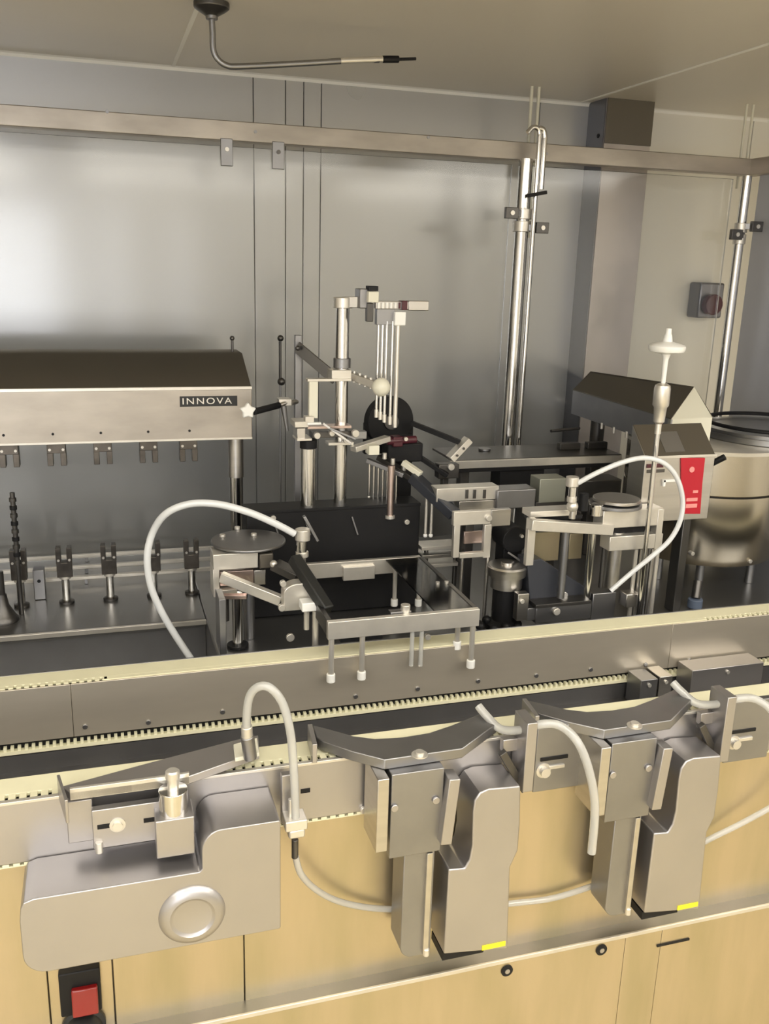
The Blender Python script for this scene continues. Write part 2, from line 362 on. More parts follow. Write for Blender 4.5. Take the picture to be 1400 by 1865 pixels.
# ------------------------------------------------------------------ machine base
XL, XR = -0.75, 1.95
YFP = 1.150                                     # front plate of the front conveyor
ZB = 0.92                                       # running height of both belts
cab = thing('machine_cabinet', (0.5,1.4,0), 'golden-lit steel cabinet carrying the conveyors, with ledge and panels', 'cabinet')
YC = 1.165
ZL = 0.512; YL = 1.138
MB().box((XL,YC+.012,0),(XR,2.372,.74)).build('carcass', darksteel, cab, 0)
us = [XL, A(-200,1800,y=YC).x, A(88,1800,y=YC).x, A(207,1800,y=YC).x, A(445,1770,y=YC).x, XR]
for i in range(len(us)-1):
    MB().box((us[i]+.0007,YC,ZL-.002),(us[i+1]-.0007,YC+.012,.815)).build('upper_panel', panelm, cab, .001)
MB().box((XL,YL,ZL-.003),(XR,YC+.012,ZL)).build('ledge', greysteel, cab, .001)
MB().box((XL,YL-.0012,ZL-.007),(XR,YL+.003,ZL+.0008)).build('ledge_lip', bright, cab, .0008)
ls = [XL, A(300,1860,y=YL).x, A(1128,1810,y=YL).x, A(1193,1800,y=YL).x, XR]
for i in range(len(ls)-1):
    MB().box((ls[i]+.0004,YL+.001,.02),(ls[i+1]-.0004,YL+.012,ZL-.007)).build('lower_panel', panelm, cab, .0006)
for px,py in ((923,1768),(1095,1730)):
    p = A(px,py,y=YL)
    w = MB().lathe((p.x,YL+.002,p.z),[(.0105,0),(.0105,.003),(.0085,.004),(.0050,.0035)],axis=(0,-1,0)).build('screw_rosette', black, cab, 0)
    MB().cyl((p.x,YL,p.z),(p.x,YL-.0025,p.z),.0045,n=14).build('screw', satin, w, 0)
p, q = A(1196,1723,y=YL), A(1254,1716,y=YL)
MB().bar((p.x,YL+.001,p.z),(q.x,YL+.001,p.z),.004,.004).build('slot', black, cab, 0)
# switch and knob on the narrow panel
p, q = A(106,1766,y=YC), A(186,1828,y=YC)
sw = MB().box((p.x,YC-.012,q.z),(q.x,YC+.002,p.z)).build('switch_housing', black, cab, .002)
p2, q2 = A(130,1788,y=YC), A(180,1822,y=YC)
MB().hexa([(p2.x,YC-.026,q2.z),(q2.x,YC-.026,q2.z),(q2.x,YC-.011,q2.z),(p2.x,YC-.011,q2.z),
           (p2.x,YC-.020,p2.z),(q2.x,YC-.020,p2.z),(q2.x,YC-.011,p2.z),(p2.x,YC-.011,p2.z)]).build('red_rocker', redtr, sw, .002)
p = A(153,1864,y=YC)
MB().lathe((p.x,YC,p.z),[(.031,0),(.031,.006),(.026,.010),(.026,.028),(.022,.034),(.0,.035)],axis=(0,-1,0)).build('selector_knob', blackpl, cab, 0)
MB().box((p.x-.004,YC-.04,p.z-.02),(p.x+.004,YC-.03,p.z+.02)).build('knob_grip', blackpl, cab, .002)

# ------------------------------------------------------------------ conveyors
def edge_links(y0, y1, z0, z1, pitch, fill, xa, xb):
    m = MB(); x = xa
    while x < xb: m.box((x,y0,z0),(x+pitch*fill,y1,z1)); x += pitch
    return m
fc = thing('front_conveyor', (0.5,1.2,.74), 'front belt conveyor with wide cream belt and steel side plate', 'conveyor')
MB().box((XL,YFP+.020,ZB-.006),(XR,YFP+.062,ZB)).build('belt', belt, fc, .001)
o = edge_links(YFP+.0075,YFP+.0202,ZB-.006,ZB,.0137,.66,XL,XR).build('belt_links', belt, fc, 0); o['kind']='stuff'
MB().box((XL,YFP+.004,ZB-.0105),(XR,YFP+.022,ZB-.0065)).build('belt_track', black, fc, 0)
MB().box((XL,YFP,.826),(XR,YFP+.005,ZB-.001)).build('side_plate', satin, fc, .0015)
MB().box((XL,YFP-.0012,ZB-.004),(XR,YFP+.006,ZB+.0006)).build('plate_lip', bright, fc, .0006)  # bright strip paints the white highlight along the plate's upper edge
MB().box((XL,YFP+.063,.80),(XR,YFP+.067,ZB-.002)).build('rear_plate', darksteel, fc, .001)
MB().box((XL,YFP+.032,.76),(XR,YFP+.062,.90)).build('frame_core', darksteel, fc, 0)
MB().box((XL,YFP+.002,.8195),(XR,YFP+.012,.8212)).build('return_strip', belt, fc, 0)
o = edge_links(YFP+.001,YFP+.010,.8212,.8255,.0137,.62,XL,XR).build('return_links', belt, fc, 0); o['kind']='stuff'
for px,py in ((661,1473),(1040,1420)):
    p = A(px,py,y=YFP); MB().cyl((p.x,YFP,p.z),(p.x,YFP-.006,p.z),.0055,n=14).build('bolt', bright, fc, .0008)
p = A(556,1440,y=YFP); MB().box((p.x-.007,YFP-.0006,p.z-.0035),(p.x+.007,YFP+.001,p.z+.0035)).build('slot', black, fc, 0)

YB = 1.495
bc = thing('back_conveyor', (0.5,1.53,.74), 'back belt conveyor with narrow cream belt and toothed strip under its plate', 'conveyor')
MB().box((XL,YB+.014,ZB-.006),(XR,YB+.055,ZB)).build('belt', belt, bc, .001)
xs1 = A(190,1245,y=YB).x; xs2 = A(1285,1125,y=YB).x
m = edge_links(YB+.005,YB+.0142,ZB-.006,ZB,.0125,.6,XL,xs1)
x = xs2
while x < XR: m.box((x,YB+.005,ZB-.006),(x+.0075,YB+.0142,ZB)); x += .0125
o = m.build('belt_links', belt, bc, 0); o['kind']='stuff'
MB().box((xs1,YB+.004,ZB-.006),(xs2,YB+.0142,ZB)).build('belt_edge', belt, bc, 0)
MB().box((XL,YB+.003,ZB-.0105),(XR,YB+.016,ZB-.0065)).build('belt_track', black, bc, 0)
xq = A(131,1290,y=YB).x
for a,b in ((XL,xq-.0004),(xq+.0004,1.10),(1.1008,XR)):
    MB().box((a,YB,.820),(b,YB+.004,ZB-.0015)).build('side_plate', steel_h, bc, .0008)
MB().box((XL,YB+.008,.76),(XR,YB+.05,.90)).build('frame_core', black, bc, 0)
MB().box((XL,YB+.056,.80),(XR,YB+.060,ZB)).build('rear_plate', greysteel, bc, .0008)
MB().box((XL,YB-.002,.800),(XR,YB+.010,.8065)).build('return_strip', belt, bc, 0)
o = edge_links(YB-.001,YB+.008,.8065,.8135,.0112,.46,XL,XR).build('return_links', belt, bc, 0); o['kind']='stuff'
for px,py in ((155,1323),(270,1315),(405,1296),(647,1268),(760,1254),(870,1240),(976,1230),(1075,1219),(1175,1210),(1255,1202)):
    p = A(px,py,y=YB); MB().cyl((p.x,YB+.001,p.z),(p.x,YB-.003,p.z),.0045,n=12).build('bolt', greysteel, bc, .0006)
p = A(620,1252,y=YB); 
# dark trough between the conveyors
tr = thing('trough', (0.5,1.37,.74), 'dark trough floor between the two belt conveyors', 'trough')
MB().box((XL,YFP+.0675,.7406),(XR,YB+.007,.765)).build('trough_floor', darksteel, tr, 0)
MB().box((XL,YB+.0,.765),(XR,YB+.006,.797)).build('trough_wall', greysteel, tr, 0)
for px0,px1,py0,py1,m_ in ((1262,1390,1214,1258,satin),(1168,1198,1238,1262,greysteel),(1202,1225,1232,1256,steel)):
    t = thing('support_block', A((px0+px1)/2,py1,y=1.44), {1262:'wide steel block under the back conveyor at its far end',1168:'grey ribbed spacer under the back conveyor beside the wide block',1202:'bright spacer under the back conveyor next to the wide block'}[px0], 'block')
    z1 = A((px0+px1)/2,py0,y=1.44).z
    MB().box((A(px0,py0,y=1.44).x,1.44,.765),(A(px1,py0,y=1.44).x,1.49,z1)).build('block_body', m_, t)
    MB().cyl((A((px0+px1)/2,py0,y=1.44).x,1.437,z1-.012),(A((px0+px1)/2,py0,y=1.44).x,1.441,z1-.012),.004,n=10).build('screw', bright, t, 0)

# ------------------------------------------------------------------ deck behind the conveyors
dk = thing('machine_deck', (0.5,2.0,.74), 'dull grey steel deck plate behind the conveyors with a bright front edge', 'deck')
YD = 1.885; xstep = A(402,1130,y=1.62).x
MB().box((XL,YD,ZD-.02),(xstep-.001,2.372,ZD-.0006)).build('deck_plate', deckm, dk, .002)
MB().box((XL,YD-.004,ZD-.013),(xstep,YD+.001,ZD-.002)).build('deck_edge', bright, dk, .001)
MB().box((XL,YD+.012,.7406),(xstep-.001,YD+.02,ZD-.02)).build('deck_apron', greysteel, dk, 0)
MB().box((XL,1.57,.7406),(xstep-.001,YD+.012,.75)).build('lower_plate', deckm, dk, 0)
MB().box((xstep,1.60,.7406),(XR,2.372,ZD-.0006)).build('deck_block', deckm, dk, .003)
for k,(px,py) in enumerate(((528,1160),(1012,1113))):
    p = A(px,py,y=1.60); MB().cyl((p.x,1.601,p.z),(p.x,1.594,p.z),.008,n=14).build('bolt', bright, dk, .001)
t = thing('rail_set', (-.1,2.42,ZD), 'three thin horizontal steel rails low behind the spindles', 'rails')  # bars modelled for lines reflected low in the wall
for k,yy in enumerate((2.17,2.25,2.34)):
    MB().bar((XL,yy,ZD+.016),(.30,yy,ZD+.016),.012,.008).build('rail', bright, t, .001)  # reflected line built as a bright bar
for x in (-.5,-.06,.29):
    for yy in (2.17,2.25,2.34): MB().box((x-.004,yy-.004,ZD),(x+.004,yy+.004,ZD+.013)).build('stanchion', greysteel, t, .0006)

# ------------------------------------------------------------------ front-left drive cover
YV = 1.063
def fp(px,py,y): p = A(px,py,y=y); return Vector((p.x,y,p.z))
zsh, zhu, zbo = .831, .891, .718
xl, xst, xr = A(34,1660,y=YV).x, A(368,1570,y=YV).x, A(511,1600,y=YV).x
out = [(xl+.006,zsh-.004),(xl+.018,zsh)]
out += [(xst-.004,zsh)]
out += [(xst,zsh+.004),(xst,zsh+.028)]
for a in range(0,91,15): out.append((xst+.026-.026*math.cos(math.radians(a)), zhu-.030+.030*math.sin(math.radians(a))))
out += [(xr-.002,zhu),(xr,zhu-.002),(xr,zbo+.002),(xr-.002,zbo)]
for a in range(0,91,15): out.append((xl+.030-.030*math.sin(math.radians(a)), zbo+.030-.030*math.cos(math.radians(a))))
out += [(xl,zsh-.03),(xl+.002,zsh-.012)]
t = thing('drive_cover', (.03,1.11,zbo), 'large satin steel drive cover with stepped top and round embossed boss', 'cover')
MB().prism([(x,YV,z) for x,z in out],(0,YFP-.001-YV,0)).build('cover_shell', satin, t, .0025, 3)
b = A(350,1665,y=YV)
MB().lathe((b.x,YV,b.z),[(.0445,0),(.043,.003),(.036,.0075),(.030,.0085),(.0265,.006),(.025,.0055),(.0,.0055)],n=40,axis=(0,-1,0)).build('boss', satin, t, 0)

# clamp with slotted plate, spacer block and locking pin on the drive cover side
t = thing('guide_clamp', A(240,1540,y=1.12), 'slotted steel clamp plate with block and locking pin behind the drive cover', 'clamp')
YK = 1.118
MB().bpx(168,1468,300,1538,YK,.012).build('slotted_plate', satin, t, .0012)
MB().bpx(122,1458,170,1534,YK+.014,.016).build('backing_plate', satin, t, .0012)
for px in (190,274):
    p = A(px,1505 if px==190 else 1493,y=YK); MB().box((p.x-.009,YK-.0006,p.z-.0035),(p.x+.009,YK+.002,p.z+.0035)).build('slot', black, t, .0005)
p = A(214,1502,y=YK)
b_ = MB().lathe((p.x,YK,p.z),[(.0105,0),(.0105,.0015),(.0065,.002),(.0065,.006),(.0035,.006)],axis=(0,-1,0),n=20).build('bolt', bright, t, 0)
p = A(181,1550,y=YK-.002); MB().cyl((p.x,YK-.002,p.z-.002),(p.x,YK-.002,p.z+.014),.005,n=14).build('set_screw', bright, t, .0006)
YQ = 1.085
cu = MB().bpx(284,1492,355,1560,YQ,.045).build('spacer_block', satin, t, .0015)
c = A(317,1490,y=YQ+.022)
zt_ = A(320,1490,y=YQ+.02).z
MB().cyl((c.x,YQ+.022,zt_-.004),(c.x,YQ+.022,A(316,1438,y=YQ+.02).z),.0195,n=28).build('pin_sleeve', polish, t, .001)
zz = A(316,1438,y=YQ+.02).z
MB().lathe((c.x,YQ+.022,zz),[(.0075,0),(.0075,.016),(.0095,.017),(.0095,.026),(.0075,.028),(.0,.028)],n=20).build('locking_pin', bright, t, 0)

# angled guide rail over the belt
t = thing('guide_wedge', A(300,1420,z=.935), 'long tapered steel guide lying across the front belt above the clamp', 'guide')
ZW = .940
MB().prism([A(px,py,z=ZW-.012)*1 for px,py in ((112,1447),(290,1398),(440,1358),(470,1352),(472,1382),(345,1428),(240,1443),(128,1458))],(0,0,.012)).build('guide_body', satin, t, .001)
MB().prism([A(px,py,z=ZW+.0005) for px,py in ((425,1362),(468,1350),(472,1378),(428,1388))],(0,0,.006)).build('end_pad', cream, t, .001)
e = A(106,1432,z=ZW); f = A(124,1478,z=ZW)
MB().bar((e.x,1.155,.932),(e.x+.012,1.09,.932),.004,.034).build('end_stop', satin, t, .0008)
MB().prism([A(px,py,z=ZW-.012) for px,py in ((128,1458),(240,1443),(345,1428),(345,1424),(240,1439),(128,1454))],(0,0,.0165)).build('front_lip', bright, t, .0006)

# ------------------------------------------------------------------ guide stations (built once, copied along the conveyor)
DX = .352
gs = thing('guide_station', (.41,1.13,.6), 'boomerang guide plate on a steel bracket, nearer the drive cover', 'guide bracket', 'guide plate stations')
ZG = .940
top = [(570,1338),(590,1343),(643,1358),(682,1363),(732,1360),(780,1352),(821,1338),(882,1313),(905,1333),(841,1381),(700,1402),(640,1386),(588,1368),(576,1360)]
MB().prism([A(px,py,z=ZG-.016) for px,py in top],(0,0,.016)).build('guide_plate', greysteel, gs, .0012)
h = A(577,1348,z=ZG); MB().bar((h.x-.010,h.y-.03,ZG-.004),(h.x-.004,h.y+.03,ZG-.004),.007,.03).build('guide_horn', satin, gs, .0008)
p = A(764,1375,z=ZG); MB().lathe((p.x,p.y,ZG),[(.012,0),(.012,.0015),(.0065,.002),(.0065,.006),(.003,.006)],n=20).build('bolt', bright, gs, 0)
YS = 1.095
MB().box((A(706,1490,y=YS).x,YS-.012,A(750,1548,y=YS).z),(A(799,1490,y=YS).x,YS+.045,ZG-.0165)).build('support_block', greysteel, gs, .0012)
MB().box((A(686,1490,y=YS-.02).x,YS-.020,A(697,1552,y=YS-.02).z),(A(707,1490,y=YS-.02).x,YS+.045,ZG-.0165)).build('side_fin', steel, gs, .0012)
a0,a1 = fp(822,1410,YS-.012), fp(806,1528,YS-.012)
MB().bar(a0,a1,.03,.017,up=(1,0,0)).build('slanted_fin', satin, gs, .0012)
MB().bar(a0+Vector((-.014,.014,0)),a1+Vector((-.010,.014,0)),.012,.006,up=(1,0,0)).build('dark_spacer', darksteel, gs, .0008)  # dark bar paints the shaded gap left of the slanted fin
for px,py in ((713,1462),(788,1448)):
    p = A(px,py,y=YS); MB().cyl((p.x,YS-.012,p.z),(p.x,YS-.016,p.z),.0058,n=16).build('bolt', satin, gs, .0008)
zc0, zc1 = A(750,1743,y=YS).z, A(750,1550,y=YS).z
xa, xb = A(732,1650,y=YS).x, A(787,1650,y=YS).x
rr = .020
pf = [(xa,zc1),(xb,zc1),(xb,zc0),(xa+rr,zc0)]+[(xa+rr-rr*math.sin(math.radians(k)), zc0+rr-rr*math.cos(math.radians(k))) for k in (20,40,60,80,90)]
MB().prism([(x,YS,z) for x,z in pf],(0,.05,0)).build('column', greysteel, gs, .0015)
MB().bpx(774,1555,784,1738,YS-.006,.03).build('column_seam', steel, gs, .0008)
p = A(774,1730,y=YS); MB().cyl((p.x,YS-.004,p.z-.006),(p.x,YS-.004,p.z+.006),.005,n=12).build('column_screw', bright, gs, .0008)
# sheet cover over the bracket
YV2 = 1.083
cov = [(817,1584),(846,1582),(855,1566),(860,1540),(861,1480),(864,1458),(874,1444),(890,1437),(948,1432),(947,1500),(943,1550),(929,1580),(924,1728),(808,1738)]
MB().prism([fp(px,py,YV2) for px,py in cov],(0,YFP-.001-YV2,0)).build('sheet_cover', satin, gs, .0025, 3)
p,q = A(880,1722,y=YC-.002), A(918,1728,y=YC-.002)
MB().bpx(878,1719,920,1727,YV2-.0012,.002).build('warning_tape', yellow, gs, 0)
MB().bpx(806,1728,880,1742,YV2+.006,.05).build('under_gap', black, gs, 0)
# side clamp to the right of the station
sc = thing('side_clamp', A(1000,1440,y=1.14), 'upright slotted clamp plate standing between the two guide stations', 'clamp', 'side clamps on the front conveyor')
YE = 1.112
MB().bpx(956,1318,975,1442,YE-.010,.045).build('upright', satin, sc, .0012)
MB().bpx(975,1322,1066,1436,YE+.022,.012).build('slotted_plate', greysteel, sc, .0012)
MB().bpx(985,1378,1034,1384,YE+.0205,.003).build('slot', black, sc, .0003)
p = A(990,1404,y=YE+.02)
MB().lathe((p.x,YE+.022,p.z),[(.0125,0),(.0125,.0015),(.008,.002),(.008,.010),(.004,.010)],axis=(0,-1,0),n=20).build('bolt', bright, sc, 0)
MB().bpx(1000,1394,1028,1400,YE+.019,.004).build('pointer', bright, sc, .0005)
MB().bpx(916,1346,956,1368,YE+.02,.012).build('cross_bar', satin, sc, .001)
a0,a1 = fp(914,1370,YE+.012), fp(954,1438,YE+.012)
MB().bar(a0,a1,.01,.012,up=(1,0,0)).build('brace', darksteel, sc, .0008)

def hose(name, pts, r, m, label, cat='hose', group=None):
    o = MB().tube(pts, r, n=12).build(name, m, None, 0)
    return tag(o, label, cat, group)
hz = [fp(871,1286,1.19), fp(885,1303,1.175), fp(912,1328,1.15), fp(950,1329,1.125), fp(985,1319,1.105), fp(1020,1322,1.095), fp(1052,1352,1.072), fp(1073,1405,1.058), fp(1083,1470,1.052), fp(1077,1553,1.052)]
hose('flat_hose', hz, .0066, hosec, 'white silicone hose arching from the side clamp between the guide stations')
ORIG = list(bpy.data.objects)
g2 = copy_tree(gs, (DX,0,0)); g2['label'] = 'boomerang guide plate on a steel bracket, farther from the drive cover'
s2 = copy_tree(sc, (DX,0,0)); s2['label'] = 'upright slotted clamp plate beyond the farther guide station'
hose('flat_hose', [p+Vector((DX,0,0)) for p in hz], .0066, hosec, 'white silicone hose over the far side clamp at the picture edge')
# looped hose with fittings by the drive cover
YH = 1.10
hose('looped_hose', [fp(457,1370,1.14), fp(451,1345,1.135), fp(449,1310,1.13), fp(454,1270,1.125), fp(470,1251,1.118), fp(492,1253,1.112), fp(514,1280,1.106), fp(528,1330,1.10), fp(534,1390,1.10), fp(537,1450,1.10), fp(538,1500,1.10)], .0060, hosec, 'white hose standing in a tall loop beside the drive cover')
t = thing('hose_fitting', fp(455,1372,1.14), 'grey connector at the low end of the looped hose on the guide', 'fitting')
MB().cyl(fp(456,1380,1.14),fp(450,1340,1.135),.0095,n=16).build('socket', greysteel, t, .001)
MB().cyl(fp(450,1342,1.135),fp(449,1322,1.132),.0080,n=16).build('nut', bright, t, .001)
t = thing('hose_bracket', fp(535,1500,1.115), 'steel angle bracket holding the looped hose upright by the drive cover', 'bracket')
MB().bpx(513,1412,532,1500,1.118,.012).build('angle_plate', satin, t, .001)
MB().bpx(520,1496,560,1514,1.09,.03).build('hose_clip', bright, t, .0015)
MB().bpx(526,1512,556,1528,1.092,.026).build('clip_nut', bright, t, .003)
MB().vpx(537,1528,1562,7,1.105).build('elbow', darksteel, t, .001)
MB().vpx(529,1455,1500,5,1.104).build('clip_screw', bright, t, .0006)
hose('trailing_hose', [fp(538,1560,1.105), fp(548,1592,1.11), fp(575,1620,1.125), fp(615,1641,1.142), fp(670,1653,1.153), fp(730,1656,1.155), fp(830,1655,1.155), fp(935,1645,1.155), fp(1010,1635,1.155), fp(1095,1608,1.155)], .0050, hosec, 'clear hose sagging along the cabinet front behind the guide station')
hose('trailing_hose', [fp(1270,1540,1.155), fp(1300,1524,1.15), fp(1345,1502,1.145), fp(1400,1472,1.14), fp(1450,1440,1.13)], .0050, hosec, 'clear hose rising to the picture edge beyond the far guide station')

# ------------------------------------------------------------------ left capping / gripper unit
YHD = 1.98
t = thing('gripper_unit', A(230,805,y=YHD), 'long steel gripper housing with sloping dark lid and maker lettering', 'machine head')
zf1, zf0 = A(300,706,y=YHD).z, A(300,804,y=YHD).z
xh = A(459,750,y=YHD).x
ztp = A(300,643,y=YHD+.11).z
MB().box((XL,YHD,zf0),(xh,YHD+.23,zf1)).build('housing', railm, t, .0015)
MB().hexa([(XL,YHD+.002,zf1),(xh-.001,YHD+.002,zf1),(xh-.001,YHD+.23,zf1),(XL,YHD+.23,zf1),
           (XL,YHD+.11,ztp),(xh-.004,YHD+.11,ztp),(xh-.004,YHD+.2,ztp),(XL,YHD+.2,ztp)]).build('sloping_lid', bronze, t, .0012)
MB().box((XL,YHD-.0015,zf1-.006),(xh,YHD+.004,zf1+.001)).build('lid_edge', bright, t, .0006)
MB().box((XL,YHD-.001,zf0),(xh,YHD+.004,zf0+.005)).build('lower_edge', bright, t, .0006)
p0, p1 = A(327,722,y=YHD), A(432,739,y=YHD)
pl = MB().box((p0.x,YHD-.0015,p1.z),(p1.x,YHD+.001,p0.z)).build('name_plate', blackpl, t, .0003)
fc_ = bpy.data.curves.new('maker_lettering','FONT'); fc_.body = 'INNOVA'; fc_.size = .0235; fc_.extrude = .0005; fc_.space_character = 1.25; fc_.align_x = 'CENTER'; fc_.align_y = 'CENTER'
fo = bpy.data.objects.new('maker_lettering', fc_); COL.objects.link(fo); fc_.materials.append(bright)
fm = bpy.data.meshes.new_from_object(fo.evaluated_get(bpy.context.evaluated_depsgraph_get())); fm.materials.clear(); fm.materials.append(bright)
bpy.data.objects.remove(fo); fo = bpy.data.objects.new('maker_lettering', fm); COL.objects.link(fo)
fo.parent = pl; fo.location = ((p0.x+p1.x)/2-.004, YHD-.0022, (p0.z+p1.z)/2); fo.rotation_euler = (PI/2,0,0)
fo.scale = (1.0,0.82,1.0)
SPX = [(40,1103,1004),(122,1098,998),(202,1094,996),(281,1088,990),(350,1080,984)]
YSP = 2.05
for k,(px,pb_,pt_) in enumerate(SPX):
    x = A(px,pb_,y=YSP).x
    z0 = zf0-.058
    gp = MB().box((x-.019,YSP-.016,zf0-.030),(x+.019,YSP+.016,zf0+.001)).build('gripper', gunm, t, .001)
    for s_ in (-1,1):
        MB().box((x+s_*.0135-.006,YSP-.014,z0),(x+s_*.0135+.006,YSP+.014,zf0-.029)).build('finger', gunm, gp, .001)
        MB().cyl((x+s_*.0135,YSP-.018,z0+.036),(x+s_*.0135,YSP-.015,z0+.036),.003,n=10).build('rivet', bright, gp, 0)
    pz = A(px,783,y=YHD).z; MB().cyl((x-.002,YHD-.0008,zf0+.022),(x-.002,YHD+.001,zf0+.022),.0028,n=10).build('pin_hole', black, t, 0)
xcol = A(430,860,y=2.09).x
MB().cyl((xcol,2.09,A(430,868,y=2.09).z),(xcol,2.09,zf0),.0175,n=24).build('upper_column', steel, t, 0)
MB().cyl((xcol,2.09,ZD),(xcol,2.09,A(430,868,y=2.09).z),.0155,n=24).build('lower_column', polish, t, 0)
MB().cyl((xcol,2.09,ZD),(xcol,2.09,ZD+.012),.03,n=24).build('column_foot', darksteel, t)
xr_ = A(423,640,y=2.12).x
MB().cyl((xr_,2.12,ztp-.01),(xr_,2.12,A(423,618,y=2.12).z),.003,n=10).build('lid_rod', darksteel, t, 0)
MB().ball((xr_,2.12,A(423,616,y=2.12).z),.0055).build('rod_tip', darksteel, t, 0)
names = ['spindle beside the spiral rod and the dark block','second spindle from the dark block, clear of the hose','third spindle from the dark block, before the hose','spindle half hidden by the white hose','spindle between the hose and the swing arm']
for k,(px,pb_,pt_) in enumerate(SPX):
    x = A(px,pb_,y=YSP).x
    t = thing('gripper_spindle', (x,YSP,ZD), 'upright steel forked '+names[k], 'spindle', 'forked spindles on the deck')
    MB().lathe((x,YSP,ZD),[(.0165,0),(.0165,.005),(.010,.007)],n=20).build('foot_ring', darksteel, t, 0)
    zz0, zz1 = ZD, ZD+.062
    MB().cyl((x,YSP,zz0),(x,YSP,zz1),.0085,n=18).build('shaft', polish, t, 0)
    MB().cyl((x,YSP,zz1-.004),(x,YSP,zz1+.002),.0125,n=18).build('collar', bright, t, .0006)
    MB().box((x-.0165,YSP-.012,zz1+.002),(x+.0165,YSP+.012,zz1+.036)).build('fork_body', gunm, t, .0012)
    for s_ in (-1,1):
        f_ = MB().box((x+s_*.0115-.0055,YSP-.012,zz1+.034),(x+s_*.0115+.0055,YSP+.012,zz1+.070)).build('fork_tine', gunm, t, .001)
        MB().cyl((x+s_*.0115,YSP-.0135,zz1+.042),(x+s_*.0115,YSP-.0115,zz1+.042),.0028,n=10).build('rivet', bright, f_, 0)
# spiral rod, dark block and cone at the left
pz = A(38,1060,y=2.0)
t = thing('spiral_rod', (pz.x,2.0,ZD), 'dark spiral rod rising slightly tilted in front of the first spindle', 'rod')
a0, a1 = Vector((A(34,1050,y=2.0).x,2.0,ZD)), fp(22,897,2.0)
MB().cyl(a0,a1,.0052,n=14).build('rod_core', darksteel, t, 0)
n_ = 9
for k in range(n_):
    c0 = a0.lerp(a1,.42+.57*k/n_); c1 = a0.lerp(a1,.42+.57*(k+.5)/n_)
    MB().cyl(c0,c1,.0074,n=14).build('thread', black if k%2 else darksteel, t, .0006)
t = thing('sensor_block', A(72,1090,y=2.06), 'small dark sensor block standing next to the first spindle', 'sensor')
x0_, x1_ = A(62,1070,y=2.09).x, A(83,1070,y=2.09).x
MB().box((x0_,2.08,ZD),(x1_,2.11,A(72,1036,y=2.09).z)).build('block_body', greysteel, t, .0015)
MB().cyl(((x0_+x1_)/2,2.079,ZD+.045),((x0_+x1_)/2,2.082,ZD+.045),.004,n=10).build('lens', black, t, 0)
pc = A(6,1125,y=1.97)
t = thing('cone_foot', (pc.x,1.97,ZD), 'dark steel cone shaped foot cut by the picture edge', 'foot')
MB().lathe((pc.x,1.97,ZD),[(.032,0),(.032,.004),(.026,.012),(.014,.035),(.010,.06)],n=28).build('cone', darksteel, t, 0)
MB().cyl((pc.x,1.97,ZD+.055),(pc.x,1.97,ZD+.11),.008).build('stem', darksteel, t, 0)
# star knob lever and thin rods behind
t = thing('star_knob_lever', A(452,749,y=1.9), 'pale star knob on a short black lever beside the gripper housing', 'knob')
c = fp(452,749,1.90)
star = []
for k in range(10):
    r_ = .0185 if k%2==0 else .0115
    star.append(c+Vector((r_*math.sin(2*PI*k/10),0,r_*math.cos(2*PI*k/10))))
MB().prism(star,(0,.014,0)).build('star_knob', whitep, t, .003)
MB().cyl(fp(462,750,1.905),fp(508,738,1.96),.0072,n=14).build('lever', black, t, .001)
MB().cyl(fp(505,739,1.96),fp(522,733,1.97),.0050,n=12).build('lever_neck', steel, t, 0)
MB().bpx(508,727,531,739,1.965,.03).build('lever_block', bright, t, .001)
MB().cyl(fp(516,739,1.98),fp(523,785,1.98),.0065,.004,n=12).build('hinge_pin', greysteel, t, 0)
xk = A(542,700,y=2.0).x
t = thing('lever_stand', (xk,2.0,ZD), 'grey upright bar with slanted slotted strip behind the filling posts', 'stand')
MB().bar((xk,2.0,ZD),(xk,2.0,A(543,610,y=2.0).z),.014,.014,up=(0,1,0)).build('upright', greysteel, t, .001)
MB().bar(fp(541,632,1.985),fp(610,690,1.90),.005,.026).build('slotted_strip', greysteel, t, .001)
for px,py in ((542,634),(560,641)):
    q = fp(px,py,1.97); MB().ball(q,.0055).build('strip_bolt', darksteel, t, 0)
MB().cyl(fp(531,733,1.985),(xk,2.0,fp(531,733,1.985).z),.006,n=12).build('knob_link', steel, t, 0)
xw = A(510,660,y=2.3).x
t = thing('thin_rod', (xw,2.3,ZD), 'thin dark rod with hooked top in front of the wall seams', 'rod')
MB().cyl((xw,2.3,A(510,700,y=2.3).z),(xw,2.3,A(510,622,y=2.3).z),.0035,n=10).build('rod', darksteel, t, 0)
MB().cyl((xw,2.3,ZD),(xw,2.3,A(510,700,y=2.3).z),.0025,n=10).build('rod_stem', greysteel, t, 0)
MB().ball((xw+.001,2.3,A(510,616,y=2.3).z),.008).build('hook_tip', darksteel, t, 0)
MB().ball((xw+.003,2.3,A(513,695,y=2.3).z),.010).build('stop_ball', darksteel, t, 0)

# ------------------------------------------------------------------ filling tower in the middle
bx0, bx1 = A(432,960,y=1.86).x, A(764,960,y=1.86).x
ztb = A(600,912,y=1.925).z
t = thing('black_gearbox', ((bx0+bx1)/2,1.95,ZD), 'large black gearbox housing under the filling tower', 'gearbox')
MB().box((bx0+.02,1.86,ZD),(bx1,1.925,ztb)).build('housing', black, t, .003)
MB().box((bx0+.02,1.858,ztb-.004),(bx1,1.925,ztb+.003)).build('top_plate', black, t, .001)
for px in (495,553,640): 
    q = A(px,950,y=1.86); MB().bar((q.x,1.858,q.z+.012),(q.x+.014,1.858,q.z-.03),.004,.003).build('front_rib', greysteel, t, 0)
for px,py in ((497,943),(740,950)):
    q = A(px,py,y=1.86); MB().cyl((q.x,1.86,q.z),(q.x,1.854,q.z),.006,n=12).build('bolt', bright, t, .0008)

